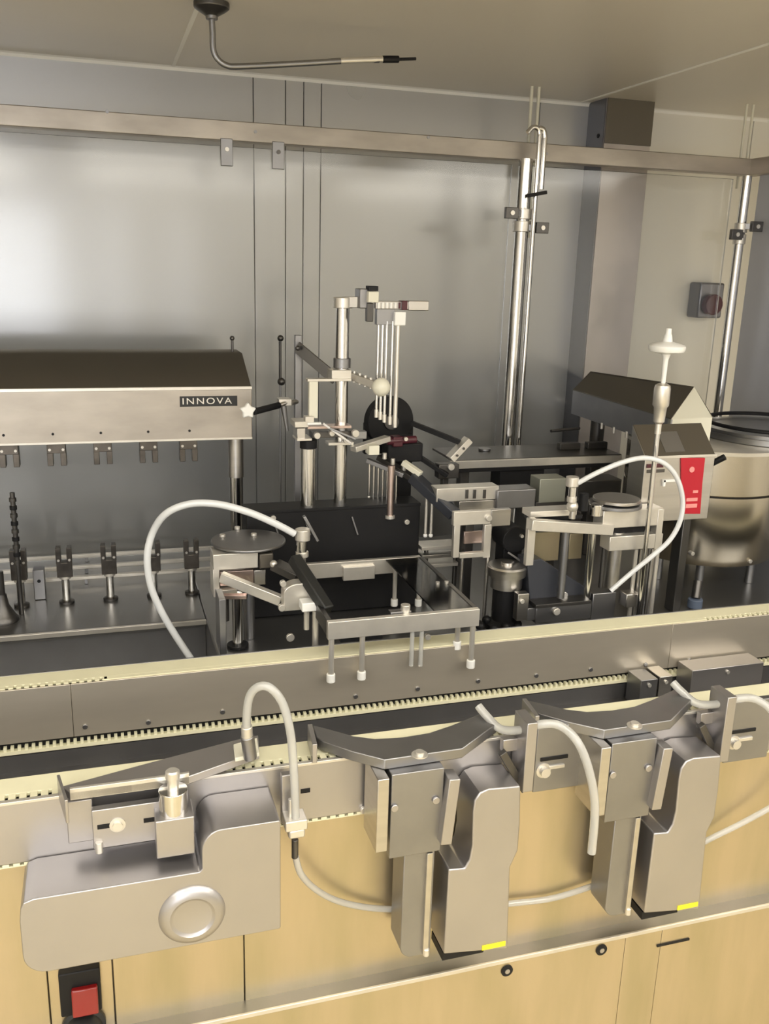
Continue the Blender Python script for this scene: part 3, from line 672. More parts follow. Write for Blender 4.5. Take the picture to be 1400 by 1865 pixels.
YT = 1.90
tw = thing('filling_tower', (A(622,910,y=YT).x,YT,ztb), 'tall polished post with collars, clamp arms and white knob on the gearbox', 'filling tower')
xt = A(622,700,y=YT).x
ztop = A(621,552,y=YT).z
MB().cyl((xt,YT,ztb),(xt,YT,ztop),.0142,n=28).build('post', polish, tw, 0)
MB().cyl((xt,YT,ztop-.010),(xt,YT,ztop+.012),.0205,n=28).build('top_collar', bright, tw, .0012)
MB().cyl((xt,YT,A(620,670,y=YT).z),(xt,YT,A(620,652,y=YT).z),.0185,n=28).build('mid_collar', greysteel, tw, .001)
MB().bpx(604,674,640,693,YT-.024,.05).build('clamp_block', bright, tw, .0015)
MB().bar(fp(640,684,YT-.01),fp(688,702,YT-.06),.018,.016).build('clamp_arm', steel, tw, .001)
for k in range(4):
    q = fp(645+k*10,686+k*4,YT-.015-.012*k); MB().cyl(q+Vector((0,0,-.012)),q+Vector((0,0,.012)),.0035,n=10).build('arm_pin', bright, tw, 0)
kn = fp(694,705,YT-.085)
MB().lathe(kn,[(.0,-.016),(.010,-.014),(.018,-.006),(.0195,0),(.018,.007),(.010,.012),(.006,.014),(.006,.03)],n=24,axis=(0,1,-.1)).build('white_knob', cream, tw, 0)
# top manifold
mm = MB().bar((xt,YT,ztop+.002),fp(672,550,YT-.03),.02,.022).build('top_arm', steel, tw, .001)
MB().bpx(655,526,676,562,YT-.045,.04).build('manifold_block', greysteel, tw, .002)
MB().bpx(671,531,690,551,YT-.06,.03).build('valve_block', cream, tw, .0015)
MB().bpx(672,521,689,530,YT-.058,.026).build('valve_cap', black, tw, .001)
MB().bpx(668,552,680,586,YT-.05,.014).build('valve_stem', darksteel, tw, .0015)
MB().bpx(684,549,748,563,YT-.05,.014).build('needle_rail', steel, tw, .001)
for k in range(6):
    MB().bpx(688+k*7.6,551,691.5+k*7.6,562,YT-.054,.006).build('rail_screw', whitep if k<5 else maroon, tw, .0004)
MB().bpx(732,548,742,565,YT-.056,.024).build('red_seal', maroon, tw, .001)
MB().bpx(744,548,781,566,YT-.052,.02).build('end_bar', steel, tw, .0015)
MB().bpx(719,568,739,593,YT-.056,.026).build('white_block', whitep, tw, .0015)
MB().bpx(686,562,719,592,YT-.045,.016).build('needle_holder', greysteel, tw, .001)
# needles: five slim steel tubes
for k,(px,pe) in enumerate(((687,760),(694.5,764),(702,769),(712.5,773),(722,778))):
    yk = YT-.05+.004*(4-k)
    x_ = A(px,680,y=yk).x
    MB().cyl((x_,yk,A(px,pe,y=yk).z),(x_,yk,A(px,585,y=yk).z),.0032 if k<4 else .0046,n=12).build('needle', polish if k<4 else bright, tw, 0)
    MB().cyl((x_,yk,A(px,pe,y=yk).z),(x_,yk,A(px,pe-14,y=yk).z),.0044,n=12).build('needle_tip', bright, tw, 0)
# L-shaped plate and thin bar on the post
MB().bpx(563,692,579,762,YT-.03,.012).build('side_plate', cream, tw, .001)
MB().bpx(560,690,640,695,YT-.032,.02).build('thin_bar', bright, tw, .0008)

# gear and lever cluster round the posts
YM = 1.885
cl = thing('lever_cluster', A(560,910,y=YM), 'cluster of small levers and collars on the short polished post', 'linkage')
xs_ = A(561,860,y=YM).x
MB().cyl((xs_,YM,ztb),(xs_,YM,A(560,812,y=YM).z),.0165,n=28).build('short_post', polish, cl, 0)
MB().cyl((xs_,YM,A(560,816,y=YM).z),(xs_,YM,A(560,800,y=YM).z),.0185,n=28).build('black_cap', black, cl, .001)
MB().bpx(537,768,562,779,YM-.03,.05).build('end_block', bright, cl, .0012)
MB().bpx(541,780,556,800,YM-.025,.04).build('small_bracket', steel, cl, .0012)
MB().bpx(541,799,568,803,YM-.03,.05).build('base_strip', bright, cl, .0006)
MB().bpx(560,770,585,774,YM-.034,.01).build('white_pin', whitep, cl, .0006)
MB().bpx(560,776,640,781,YM-.02,.03).build('cross_strip', pinkst, cl, .0006)
MB().bpx(568,786,648,797,YM-.01,.03).build('cross_bar', darksteel, cl, .001)
MB().bpx(598,806,644,811,YM-.02,.03).build('lower_strip', bright, cl, .0006)
MB().bar(fp(588,771,YM-.04),fp(640,808,YM-.05),.006,.005).build('diagonal_lever', steel, cl, .0006)
MB().bar(fp(600,780,YM-.045),fp(648,800,YM-.05),.005,.004).build('diagonal_lever', greysteel, cl, .0006)
for px,py,r_ in ((578,794,.007),(605,790,.006),(648,790,.008),(630,803,.005)):
    q = fp(px,py,YM-.03); MB().cyl(q,q+Vector((0,.012,0)),r_,n=16).build('roller', bright, cl, .0008)
MB().bpx(556,759,572,770,YM-.03,.02).build('small_cap', bright, cl, .001)
MB().bpx(640,786,668,800,YM-.015,.02).build('grey_joint', greysteel, cl, .0015)
MB().bar(fp(643,818,YM-.03),fp(706,798,YM+.01),.02,.012).build('bright_arm', bright, cl, .001)
MB().bpx(672,812,691,829,YM-.045,.03).build('white_joint', cream, cl, .0012)

# black pulley disc with arms and end plate
YDc = 2.02
dc = A(711,768,y=YDc)
dt = thing('pulley_disc', (dc.x,YDc,ZD), 'large black disc standing on edge behind the needles', 'pulley')
MB().cyl((dc.x-.004,YDc+.02,dc.z),(dc.x,YDc-.004,dc.z),.060,n=40).build('disc', black, dt, .002)
MB().cyl((dc.x,YDc-.010,dc.z),(dc.x,YDc-.002,dc.z),.018,n=24).build('hub', darksteel, dt, .001)
MB().bpx(664,770,752,826,YDc+.006,.018).build('disc_skirt', black, dt, .002)
xds = A(735,870,y=YDc).x
MB().box((xds-.022,YDc,ZD),(xds+.02,YDc+.03,dc.z-.03)).build('stand', black, dt, .002)
la = thing('link_arm', A(830,830,y=1.95), 'pair of black link arms ending in a pale tilted plate', 'linkage')
MB().bar(fp(748,770,2.0),fp(838,806,1.93),.012,.011).build('upper_arm', black, la, .001)
MB().bar(fp(748,822,1.97),fp(815,866,1.92),.014,.010).build('lower_arm', black, la, .001)
a_, b_2 = fp(819,836,1.92), fp(853,800,1.92)
MB().bar(a_,b_2,.03,.015,up=(1,0,1)).build('end_plate', bright, la, .001)
for f_ in (.25,.6): 
    q = a_.lerp(b_2,f_)+Vector((0,-.016,0)); MB().cyl(q,q+Vector((0,-.002,0)),.003,n=10).build('screw', darksteel, la, 0)
MB().bpx(799,846,836,872,1.93,.03).build('knuckle', darksteel, la, .002)
q = fp(820,850,1.93); MB().cyl(q,q+Vector((0,-.008,0)),.008,n=14).build('pivot_bolt', bright, la, .001)
MB().bpx(806,868,816,915,1.95,.02).build('leg', darksteel, la, .001)
MB().cyl(fp(704,804,1.94),fp(758,800,1.94),.0085,n=18).build('maroon_joint', maroon, la, .002)
MB().bpx(716,796,734,814,1.932,.03).build('joint_block', maroon, la, .002)
q = fp(738,799,1.93); MB().cyl(q,q+Vector((0,-.006,0)),.0045,n=12).build('joint_screw', bright, la, 0)
MB().bpx(706,808,770,842,1.945,.05).build('black_joint', black, la, .003)
ir = thing('inclined_chute', A(760,900,y=1.85), 'dark inclined chute running down towards the clamping arms', 'chute')
MB().bar(fp(690,832,1.95),fp(772,884,1.86),.020,.012).build('chute_rail', darksteel, ir, .001)
MB().bar(fp(752,868,1.87),fp(828,938,1.78),.03,.022).build('chute_end', mat('blue_black_steel',(0.05,0.055,0.07),.4,.5), ir, .002)
MB().bar(fp(734,842,1.89),fp(766,864,1.86),.016,.012).build('pale_slide', cream, ir, .001)
for px,py in ((700,836),(715,846),(735,858)):
    q = fp(px,py,1.9); MB().cyl(q,q+Vector((0,0,.014)),.005,n=12).build('rail_bolt', bright, ir, .0006)
for px in (776,786):
    x_ = A(px,930,y=1.84).x; MB().cyl((x_,1.84,A(px,975,y=1.84).z),(x_,1.84,A(px,895,y=1.84).z),.0035,n=10).build('hanging_pin', bright, ir, 0)
    MB().ball((x_,1.84,A(px,975,y=1.84).z),.005).build('pin_ball', whitep, ir, 0)
# lower needle bank in front of the disc
nb = thing('needle_bank', A(700,945,y=1.88), 'row of thin vertical needles hanging below the inclined chute', 'needles')
MB().bar(fp(668,838,1.92),fp(735,866,1.87),.012,.010).build('bank_rail', greysteel, nb, .001)
for k in range(7):
    px = 672+k*8.2; yk = 1.92-.006*k; x_ = A(px,880,y=yk).x
    nd = MB().cyl((x_,yk,A(px,905+k*7,y=yk).z),(x_,yk,A(px,842+k*3,y=yk).z),.003,n=10).build('needle', polish, nb, 0)
    MB().ball((x_,yk,A(px,905+k*7,y=yk).z),.0038,8).build('needle_tip', bright, nd, 0)
x_ = A(711,900,y=1.86).x
MB().cyl((x_,1.86,A(711,942,y=1.86).z),(x_,1.86,A(711,848,y=1.86).z),.0078,n=18).build('guide_pin', pinkst, nb, 0)
MB().cyl((x_,1.86,A(711,944,y=1.86).z),(x_,1.86,A(711,938,y=1.86).z),.011,n=18).build('pin_foot', bright, nb, .0006)

# ------------------------------------------------------------------ filling frame over the back conveyor
ZF = 1.0
ff = thing('nozzle_carrier', (.51,1.63,.96), 'rectangular steel needle frame with clear acrylic top above the back conveyor', 'frame')
xa, xb, ya, yb = .363, .655, 1.470, 1.806
MB().box((xa,ya,ZF-.034),(xb,ya+.012,ZF)).build('front_bar', bright, ff, .001)
MB().box((xa+.004,yb-.012,ZF-.034),(xb-.004,yb,ZF)).build('rear_bar', bright, ff, .001)
MB().box((xb-.010,ya+.012,ZF-.030),(xb,yb-.012,ZF)).build('side_bar', darksteel, ff, .001)
MB().box((xa,ya+.012,ZF-.030),(xa+.010,yb-.012,ZF)).build('side_bar', darksteel, ff, .001)
MB().box((xb-.085,ya+.012,ZF-.004),(xb-.0105,yb-.012,ZF-.001)).build('acrylic_plate', acryl, ff, 0)
MB().box((xa+.11,yb-.022,ZF-.040),(xa+.18,yb-.010,ZF-.010)).build('label_block', bright, ff, .001)
def drop(x,y,z0,z1,r=.0052):
    n_ = MB().cyl((x,y,z0),(x,y,z1),r,n=14).build('nozzle', bright, ff, 0)
    MB().cyl((x,y,z0-.004),(x,y,z0+.012),r*1.55,n=14).build('nozzle_tip', whitep, n_, .001)
zfb = ZF-.034
yn = ya+.006
for px,pe in ((603,1238),(659,1233),(858,1212)):
    x = A(px,1190,y=yn).x; drop(x,yn,A(px,pe,y=yn).z,zfb)
x = A(832,1170,y=1.50).x; drop(x,1.50,A(832,1178,y=1.50).z,zfb)
for px in (751,768):
    x = A(px,1170,y=1.475).x
    MB().cyl((x,1.478,A(px,1212,y=1.478).z),(x,1.478,zfb),.0042,n=12).build('clear_tube', hosec, ff, 0)
for px,pe in ((719,1100),(763,1100)):
    x = A(px,1060,y=yb-.02).x; drop(x,yb-.02,A(px,pe,y=yb-.02).z,ZF-.012,.0050)
for px in (796,812):
    x = A(px,1080,y=1.62).x; MB().cyl((x,1.62,ZF-.07),(x,1.62,ZF+.004),.0042,n=12).build('inner_post', bright, ff, 0)
q = A(738,1110,y=1.49); MB().cyl((q.x,1.49,ZF-.004),(q.x,1.49,ZF+.014),.009,n=18).build('thumb_screw', bright, ff, .001)
MB().box((q.x-.03,1.484,ZF-.01),(q.x+.01,1.50,ZF+.003)).build('screw_plate', greysteel, ff, .001)
q = A(777,1158,y=1.50); MB().cyl((q.x,1.50,q.z),(q.x,1.492,q.z),.006,n=12).build('bolt', bright, ff, .0008)
MB().box((xa+.03,1.495,ZF-.052),(xa+.11,1.515,ZF-.040)).build('lower_strip', black, ff, 0)

# ------------------------------------------------------------------ left swing arm with round plate
YA = 1.70
sa = thing('swing_arm', A(430,1190,y=YA), 'bright steel swing arm with round plate beside the white hose', 'arm')
zr = A(455,985,y=YA+.05).z
cdx = A(452,975,y=YA+.06).x
MB().cyl((cdx,YA+.06,zr-.006),(cdx,YA+.06,zr),.075,n=44).build('round_plate', greysteel, sa, .002)
for px,py in ((405,978),(462,976),(372+60,964)):
    q = A(px,py,z=zr); MB().cyl((q.x,q.y,zr),(q.x,q.y,zr+.006),.006,n=12).build('bolt', bright, sa, .0008)
MB().bpx(388,1008,470,1037,YA,.05).build('upper_block', bright, sa, .0015)
MB().bpx(388,1037,400,1088,YA,.05).build('end_cheek', bright, sa, .0012)
MB().bpx(398,1074,432,1088,YA,.05).build('lower_block', bright, sa, .0015)
MB().bpx(400,1040,462,1066,YA+.014,.04).build('middle_block', pinkst, sa, .0012)
MB().bpx(462,1038,484,1066,YA+.02,.03).build('knuckle', steel, sa, .002)
MB().bpx(472,1008,498,1036,YA+.006,.05).build('dark_bush', bronze, sa, .003)
MB().bar(fp(402,1050,YA-.012),fp(512,1094,YA-.06),.016,.020).build('diagonal_arm', bright, sa, .0015)
MB().bar(fp(398,1086,YA-.012),fp(450,1086,YA-.03),.014,.008).build('diagonal_arm', pinkst, sa, .001)
q = fp(545,1090,YA-.10)
rd = []
for k in range(0,181,20): rd.append(q+Vector((.030*math.cos(math.radians(k)),0,.012+.018*math.sin(math.radians(k)))))
rd += [q+Vector((-.030,0,-.024)), q+Vector((.030,0,-.024))]
MB().prism(rd,(0,.03,0)).build('clamp_shoe', bright, sa, .0015)
for px,py,r_ in ((516,1064,.006),(514,1108,.007),(560,1062,.005)):
    c_ = fp(px,py,YA-.105); MB().cyl(c_,c_+Vector((0,.01,0)),r_,n=14).build('bolt', bright, sa, .0008)
MB().bpx(550,1098,590,1114,YA-.135,.03).build('rod_block', whitep, sa, .002)
MB().vpx(558,1112,1146,5.5,YA-.12).build('guide_rod', bright, sa, 0)
MB().vpx(574,1112,1188,6,YA-.125).build('guide_rod', bright, sa, 0)
xv = A(432,1110,y=YA+.02).x
MB().cyl((xv,YA+.02,ZD),(xv,YA+.02,A(432,1080,y=YA+.02).z),.0105,n=20).build('support_post', polish, sa, 0)
MB().cyl((xv,YA+.02,ZD),(xv,YA+.02,ZD+.006),.022,n=20).build('post_foot', black, sa, .001)
MB().vpx(412,1085,1130,5,YA+.03).build('side_rod', darksteel, sa, 0)
xw2 = A(452,1010,y=YA+.06).x
MB().cyl((xw2,YA+.06,ZD),(xw2,YA+.06,zr-.005),.012,n=20).build('plate_post', greysteel, sa, 0)
MB().bar(fp(500,1028,YA-.01),fp(545,1050,YA-.05),.03,.016).build('dark_link', darksteel, sa, .001)
q = fp(498,1027,YA-.02); MB().ball(q,.0075).build('ball_joint', bright, sa, 0)
# hose connector stack
hc = thing('hose_connector', fp(549,1025,YA-.04), 'upright bright connector where the white hose meets the filling frame', 'connector')
MB().vpx(551,963,984,14,YA-.04).build('top_nut', bright, hc, .002)
MB().vpx(549,984,1006,10,YA-.04).build('body', polish, hc, .001)
MB().vpx(550,1004,1014,12,YA-.04).build('lower_nut', bright, hc, .0015)
MB().vpx(549,1014,1034,8,YA-.04).build('stem', steel, hc, .001)
MB().bar(fp(553,940,YA),fp(578,985,YA),.012,.006).build('black_lever', greysteel, hc, .001)
MB().bar(fp(535,1016,YA-.055),fp(597,1112,YA-.155),.022,.022).build('dark_sleeve', blackpl, hc, .003)
hose('vacuum_hose', [fp(536,972,YA-.045), fp(500,953,YA-.05), fp(450,932,YA-.05), fp(395,918,YA-.04), fp(345,918,YA-.03), fp(303,935,YA-.02), fp(278,970,YA), fp(268,1015,YA), fp(274,1065,YA), fp(292,1110,YA), fp(318,1155,YA), fp(345,1196,YA-.01), fp(362,1222,YA-.02)], .0070, hosem, 'long white hose curving in a wide arc over the left deck')
# small pedestal blocks by the deck edge
pd = thing('pedestal_block', A(455,1190,y=1.605), 'plain dark steel block at the foot of the swing arm', 'block')
MB().bpx(400,1092,412,1192,1.596,.06).build('upright_strip', greysteel, pd, .001)

# ------------------------------------------------------------------ right-hand side
ZI = 1.15
xi0, xi1 = A(826,830,y=2.08).x, 1.305
it = thing('infeed_table', (1.1,2.15,ZD), 'narrow dark steel infeed table in front of the middle guard post', 'table')
MB().box((xi0,2.075,ZI-.006),(xi1,2.235,ZI)).build('table_top', darksteel, it, .001)
MB().box((xi0-.01,2.072,ZI-.022),(xi1,2.078,ZI-.002)).build('front_edge', bright, it, .001)
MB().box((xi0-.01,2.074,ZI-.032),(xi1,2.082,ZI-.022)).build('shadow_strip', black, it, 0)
for x in (xi0+.05, xi1-.05): MB().box((x-.012,2.12,ZD),(x+.012,2.15,ZI-.006)).build('leg', darksteel, it, .001)
q = A(945,865,y=2.08)
MB().bpx(910,850,990,896,2.085,.06).build('drive_box', black, it, .002)
q = A(888,812,y=2.16); MB().cyl((q.x,2.18,ZI),(q.x,2.18,ZI+.006),.016,n=20).build('button', greysteel, it, .001)
for px in (1040,1090):
    q = A(px,795,y=2.15); MB().box((q.x-.03,2.15,ZI),(q.x+.03,2.17,ZI+.018)).build('guide_block', darksteel, it, .0015)
MB().cyl(fp(1003,785,2.14),fp(1055,780,2.16),.004,n=10).build('side_pin', darksteel, it, 0)

# hood with gabled end
zr_, ze_ = 1.350, 1.288
rl, rr2 = A(1075,676,z=zr_), A(1264,704,z=zr_)
el, er = A(1043,711,z=ze_), A(1222,764,z=ze_)
axv = (er-el); axv.z = 0
er2 = A(1297,760,z=ze_)
w_ = (er2-er); w_.z = 0
hd = thing('gabled_hood', (1.42,1.98,ZD), 'dark gabled sheet-steel hood with pale end face beside the control console', 'hood')
mid = er + w_*0.5
apex_r = Vector((rr2.x, rr2.y, zr_))
apex_l = Vector((rl.x, rl.y, zr_))
el2 = el + w_
fl_, fr_ = el, er
def lo(v, z): return Vector((v.x,v.y,z))
MB().prism([lo(er,ze_), lo(er2,ze_), apex_r],(-axv)*.04).build('gable_face', cream, hd, .0008)
MB().hexa([lo(el,ze_), lo(er,ze_), apex_r+Vector((0,0,-.004)), apex_l+Vector((0,0,-.004)), lo(el,ze_+.003), lo(er,ze_+.003), apex_r, apex_l]).build('front_slope', bronze, hd, .0006)
MB().hexa([lo(el2,ze_), lo(er2,ze_), apex_r+Vector((0,0,-.004)), apex_l+Vector((0,0,-.004)), lo(el2,ze_+.003), lo(er2,ze_+.003), apex_r, apex_l]).build('rear_slope', bronze, hd, .0006)
zlw = 1.222
n1 = Vector((axv.y,-axv.x,0)).normalized()*.004
MB().hexa([lo(el,zlw),lo(er,zlw),lo(er,zlw)-n1,lo(el,zlw)-n1,lo(el,ze_),lo(er,ze_),lo(er,ze_)-n1,lo(el,ze_)-n1]).build('front_wall', greysteel, hd, .0006)
MB().hexa([lo(er,zlw),lo(er2,zlw),lo(er2,zlw)-axv*.03,lo(er,zlw)-axv*.03,lo(er,ze_),lo(er2,ze_),lo(er2,ze_)-axv*.03,lo(er,ze_)-axv*.03]).build('end_wall', cream, hd, .0006)
MB().hexa([lo(el2,zlw),lo(er2,zlw),lo(er2,zlw)+n1,lo(el2,zlw)+n1,lo(el2,ze_),lo(er2,ze_),lo(er2,ze_)+n1,lo(el2,ze_)+n1]).build('rear_wall', greysteel, hd, .0006)
cpt = (el+el2)/2; MB().cyl((cpt.x+.02,cpt.y-.02,ZD),(cpt.x+.02,cpt.y-.02,zlw+.03),.02,n=20).build('support_post', darksteel, hd, 0)
for k in range(4):
    q = lo(el,zlw).lerp(lo(er,zlw),.35+.13*k); MB().cyl((q.x,q.y-.006,zlw-.012),(q.x,q.y-.006,zlw+.004),.004,n=10).build('hood_bolt', bright, hd, 0)

# bowl feeder drum
yd_, xd_, rd_ = 1.955, 1.478, .200
zd1 = A(1350,826,y=yd_-rd_).z; zd0 = A(1290,1040,y=yd_-rd_).z; zds = A(1340,908,y=yd_-rd_).z
bf = thing('bowl_feeder', (xd_,yd_,ZD), 'big round stainless steel feeder bowl behind the red control panel', 'feeder')
MB().lathe((xd_,yd_,0),[(rd_-.012,zd0),(rd_,zd0+.02),(rd_,zds-.004),(rd_-.003,zds-.003)],n=64).build('lower_drum', drumm, bf, 0)
MB().lathe((xd_,yd_,0),[(rd_-.004,zds-.004),(rd_-.004,zds+.001)],n=64).build('seam_ring', black, bf, 0)
MB().lathe((xd_,yd_,0),[(rd_-.002,zds),(rd_,zds+.002),(rd_,zd1-.008)],n=64).build('upper_drum', drumm, bf, 0)
MB().lathe((xd_,yd_,0),[(rd_+.006,zd1-.009),(rd_+.007,zd1),(rd_,zd1+.002)],n=64).build('rim', bright, bf, 0)
MB().lathe((xd_+.17,yd_-.02,0),[(rd_-.02,zd1+.003),(rd_-.02,zd1+.018)],n=64).build('sorting_plate', deckm, bf, .001)
MB().lathe((xd_+.17,yd_-.02,0),[(rd_-.03,zd1+.018),(rd_-.03,zd1+.026),(rd_-.038,zd1+.026)],n=64).build('guide_ring', deckm, bf, 0)
MB().tube([(xd_+.17+(rd_-.038)*math.cos(2*PI*k/24),yd_-.02+(rd_-.038)*math.sin(2*PI*k/24),zd1+.036) for k in range(25)],.005,n=8,sm=2).build('black_ring', black, bf, 0)
for a in (200,240,300,340,60,120):
    c_ = Vector((xd_+.15*math.cos(math.radians(a)), yd_+.15*math.sin(math.radians(a)),0))
    MB().cyl((c_.x,c_.y,ZD),(c_.x,c_.y,zd0+.005),.010,n=16).build('leg', greysteel, bf, 0)
    
for px,py in ((1260,1008),(1365,1022)):
    q = A(px,py,y=yd_-rd_); MB().cyl((q.x,yd_-rd_+.01,q.z),(q.x,yd_-rd_-.004,q.z),.005,n=12).build('bolt', bright, bf, .0006)
vm = thing('vibrator_foot', (A(1265,1100,y=1.70).x,1.70,ZD), 'small blue-grey vibrator foot under the feeder bowl', 'foot')
q = A(1265,1100,y=1.70)
MB().cyl((q.x,1.70,ZD),(q.x,1.70,ZD+.022),.017,n=20).build('rubber_foot', mat('blue_grey_rubber',(0.10,0.13,0.19),.5), vm, .002)
MB().cyl((q.x,1.70,ZD+.022),(q.x+.012,1.715,ZD+.06),.010,n=16).build('foot_stem', darksteel, vm, .001)

# control console with red panel
YX = 1.665
cx0, cx1 = A(1168,900,y=YX).x, A(1293,900,y=YX).x
zx1, zx0 = A(1230,831,y=YX).z, A(1230,948,y=YX).z
yb2 = YX+.062
zx2 = A(1200,773,y=yb2).z
co = thing('control_console', ((cx0+cx1)/2,YX+.03,ZD), 'steel control console with sloping dark top and red key panel', 'console')
MB().hexa([(cx0,YX,zx0),(cx1,YX,zx0),(cx1,yb2,zx0),(cx0,yb2,zx0),(cx0,YX,zx1),(cx1,YX,zx1),(cx1,yb2,zx2),(cx0,yb2,zx2)]).build('housing', steel, co, .001)
n2 = Vector((0,-(zx2-zx1),(yb2-YX))).normalized()*.0015
MB().hexa([Vector(v)+n2*0 for v in [(cx0+.001,YX,zx1),(cx1-.001,YX,zx1),(cx1-.001,yb2,zx2),(cx0+.001,yb2,zx2)]]+[Vector(v)+n2 for v in [(cx0+.001,YX,zx1),(cx1-.001,YX,zx1),(cx1-.001,yb2,zx2),(cx0+.001,yb2,zx2)]]).build('sloping_top', bronze, co, .0004)
MB().box((cx0,YX-.002,zx1-.004),(cx1+.004,YX+.001,zx1+.002)).build('front_edge', bright, co, .0005)
def top_pt(fx, fy): return Vector((cx0+(cx1-cx0)*fx, YX+(yb2-YX)*fy, zx1+(zx2-zx1)*fy))+n2*1.2
MB().hexa([top_pt(a,b) for a,b in ((.30,.12),(.58,.12),(.58,.75),(.30,.75))]+[top_pt(a,b)+n2*.5 for a,b in ((.30,.12),(.58,.12),(.58,.75),(.30,.75))]).build('sticker', greysteel, co, 0)
def cpx(px,py,px1,py1,yy,d,name,m,par,bev=.0004): return MB().bpx(px,py,px1,py1,yy,d).build(name,m,par,bev)
rp = MB().prism([fp(px,py,YX-.003) for px,py in ((1240,834),(1284,834),(1279,880),(1275,936),(1241,936))],(0,.003,0)).build('red_panel', redm, co, .0006)
pink = mat('pale_red_key',(0.80,0.30,0.28),.4)
MB().lathe(fp(1259,855,YX-.003),[(.0065,0),(.0065,.002),(.0,.002)],n=18,axis=(0,-1,0)).build('key', pink, rp, 0)
for y0_,y1_,x0_,x1_ in ((893,898,1262,1271),(907,913,1250,1270),(918,925,1249,1269)):
    MB().bpx(x0_,y0_,x1_,y1_,YX-.0045,.002).build('key', pink, rp, .0002)
cpx(1178,845,1208,852,YX-.002,.002,'red_badge',maroon,co)
cpx(1178,855,1210,861,YX-.001,.002,'slot',darksteel,co,0)
cpx(1208,874,1230,878,YX-.006,.006,'white_clip',whitep,co); cpx(1208,874,1212,886,YX-.006,.006,'white_clip',whitep,co)
MB().cyl(fp(1294,845,YX+.02),fp(1320,832,YX-.0),.007,n=14).build('black_lever', black, co, .001)
MB().box((cx0+.03,YX+.015,ZD),(cx0+.07,YX+.05,zx0)).build('pedestal', greysteel, co, .002)
MB().box((cx1-.05,YX+.015,ZD),(cx1-.03,YX+.05,zx0)).build('pedestal', darksteel, co, .002)

# white filter disc on its rod
YR = 1.600
xf = A(1196,800,y=YR).x
ft = thing('filter_rod', (xf,YR,ZD), 'steel rod topped by a white filter disc in front of the console', 'filter')
MB().cyl((xf,YR,ZD),(xf,YR,A(1192,772,y=YR).z),.0055,n=16).build('rod', polish, ft, 0)
zA = lambda py: A(1198,py,y=YR).z
MB().lathe((xf,YR,0),[(.0065,zA(790)),(.0065,zA(772)),(.011,zA(768)),(.013,zA(742)),(.0165,zA(738)),(.0165,zA(708)),(.0150,zA(702)),(.008,zA(698))],n=28).build('holder', bright, ft, 0)
MB().lathe((xf,YR,0),[(.0045,zA(698)),(.0055,zA(655)),(.009,zA(645)),(.034,zA(640)),(.0365,zA(635)),(.0365,zA(630)),(.033,zA(627)),(.010,zA(622)),(.0075,zA(610)),(.006,zA(608)),(.0055,zA(598)),(.0,zA(597))],n=36).build('filter_disc', whitep, ft, 0)

# right swing arm
YW = 1.62
ra = thing('swing_arm', A(1150,1000,y=YW), 'bright forked swing arm with round plates in front of the console', 'arm')
MB().bpx(1098,928,1206,960,YW,.04).build('upper_jaw', bright, ra, .0015)
MB().bpx(1110,975,1206,1001,YW,.04).build('lower_jaw', bright, ra, .0015)
MB().bpx(1195,928,1206,1001,YW-.001,.042).build('end_cheek', bright, ra, .0012)
MB().bpx(1110,955,1197,978,YW+.02,.015).build('dark_core', black, ra, 0)
MB().bar(fp(964,955,YW-.03),fp(1112,964,YW+.004),.02,.022).build('long_bar', bright, ra, .0012)
MB().bpx(966,930,1050,941,YW+.0,.04).build('top_strip', bright, ra, .001)
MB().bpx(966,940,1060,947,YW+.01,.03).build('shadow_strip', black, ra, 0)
zq = A(1120,918,y=YW+.03).z
for k,(px,dz,r_) in enumerate(((1120,0,.056),(1122,.010,.050))):
    x_ = A(px,915,y=YW+.03).x; MB().cyl((x_,YW+.03,zq+dz-.003),(x_,YW+.03,zq+dz+.004),r_,n=40).build('round_plate', (greysteel,steel)[k], ra, .001)
MB().vpx(1062,898,930,10,YW+.0).build('black_knob', black, ra, .002)
MB().vpx(1085,918,938,14,YW+.01).build('bearing', polish, ra, .001)
MB().bpx(960,945,974,1030,YW-.02,.012).build('upright_plate', bright, ra, .001)
MB().bpx(972,970,1018,1022,YW+.098,.006).build('backing_plate', panelm, ra, .001)  # tan plate put in for a reflection of the background
MB().bpx(1036,972,1060,1018,YW+.098,.006).build('backing_plate', panelm, ra, .001)  # second tan plate painting the same background reflection
for px,r_,m_,yy in ((1026,8,greysteel,YW+.02),(1074,8,polish,YW+.02),(1098,5,darksteel,YW+.03),(1118,15,steel,YW+.03)):
    x_ = A(px,1020,y=yy).x; MB().cyl((x_,yy,A(px,1078 if px>1090 else 1094,y=1.622).z),(x_,yy,A(px,968,y=yy).z),r_*PXM(yy),n=20).build('post', m_, ra, 0)
for k,px in enumerate((1153,1163,1173,1183,1192)):
    x_ = A(px,1050,y=YW+.02).x; MB().cyl((x_,YW+.02,ZD),(x_,YW+.02,A(px,1000,y=YW+.02).z),.0048,n=12).build('guide_rod', (bright,steel,darksteel,steel,bright)[k], ra, 0)
MB().bpx(1140,1082,1164,1106,YW-.01,.03).build('foot_clamp', steel, ra, .002)
hcr = thing('hose_connector', fp(1042,930,YW-.02), 'upright bright connector at the start of the right-hand white hose', 'connector')
MB().vpx(1042,868,886,13,YW-.02).build('top_nut', bright, hcr, .002)
MB().vpx(1042,886,906,8,YW-.02).build('body', polish, hcr, .001)
MB().vpx(1041,904,914,10,YW-.02).build('lower_nut', bright, hcr, .001)
MB().ball(fp(1042,922,YW-.02),.012).build('ball_foot', bright, hcr, 0)
MB().vpx(1042,926,944,7,YW-.02).build('stem', steel, hcr, 0)
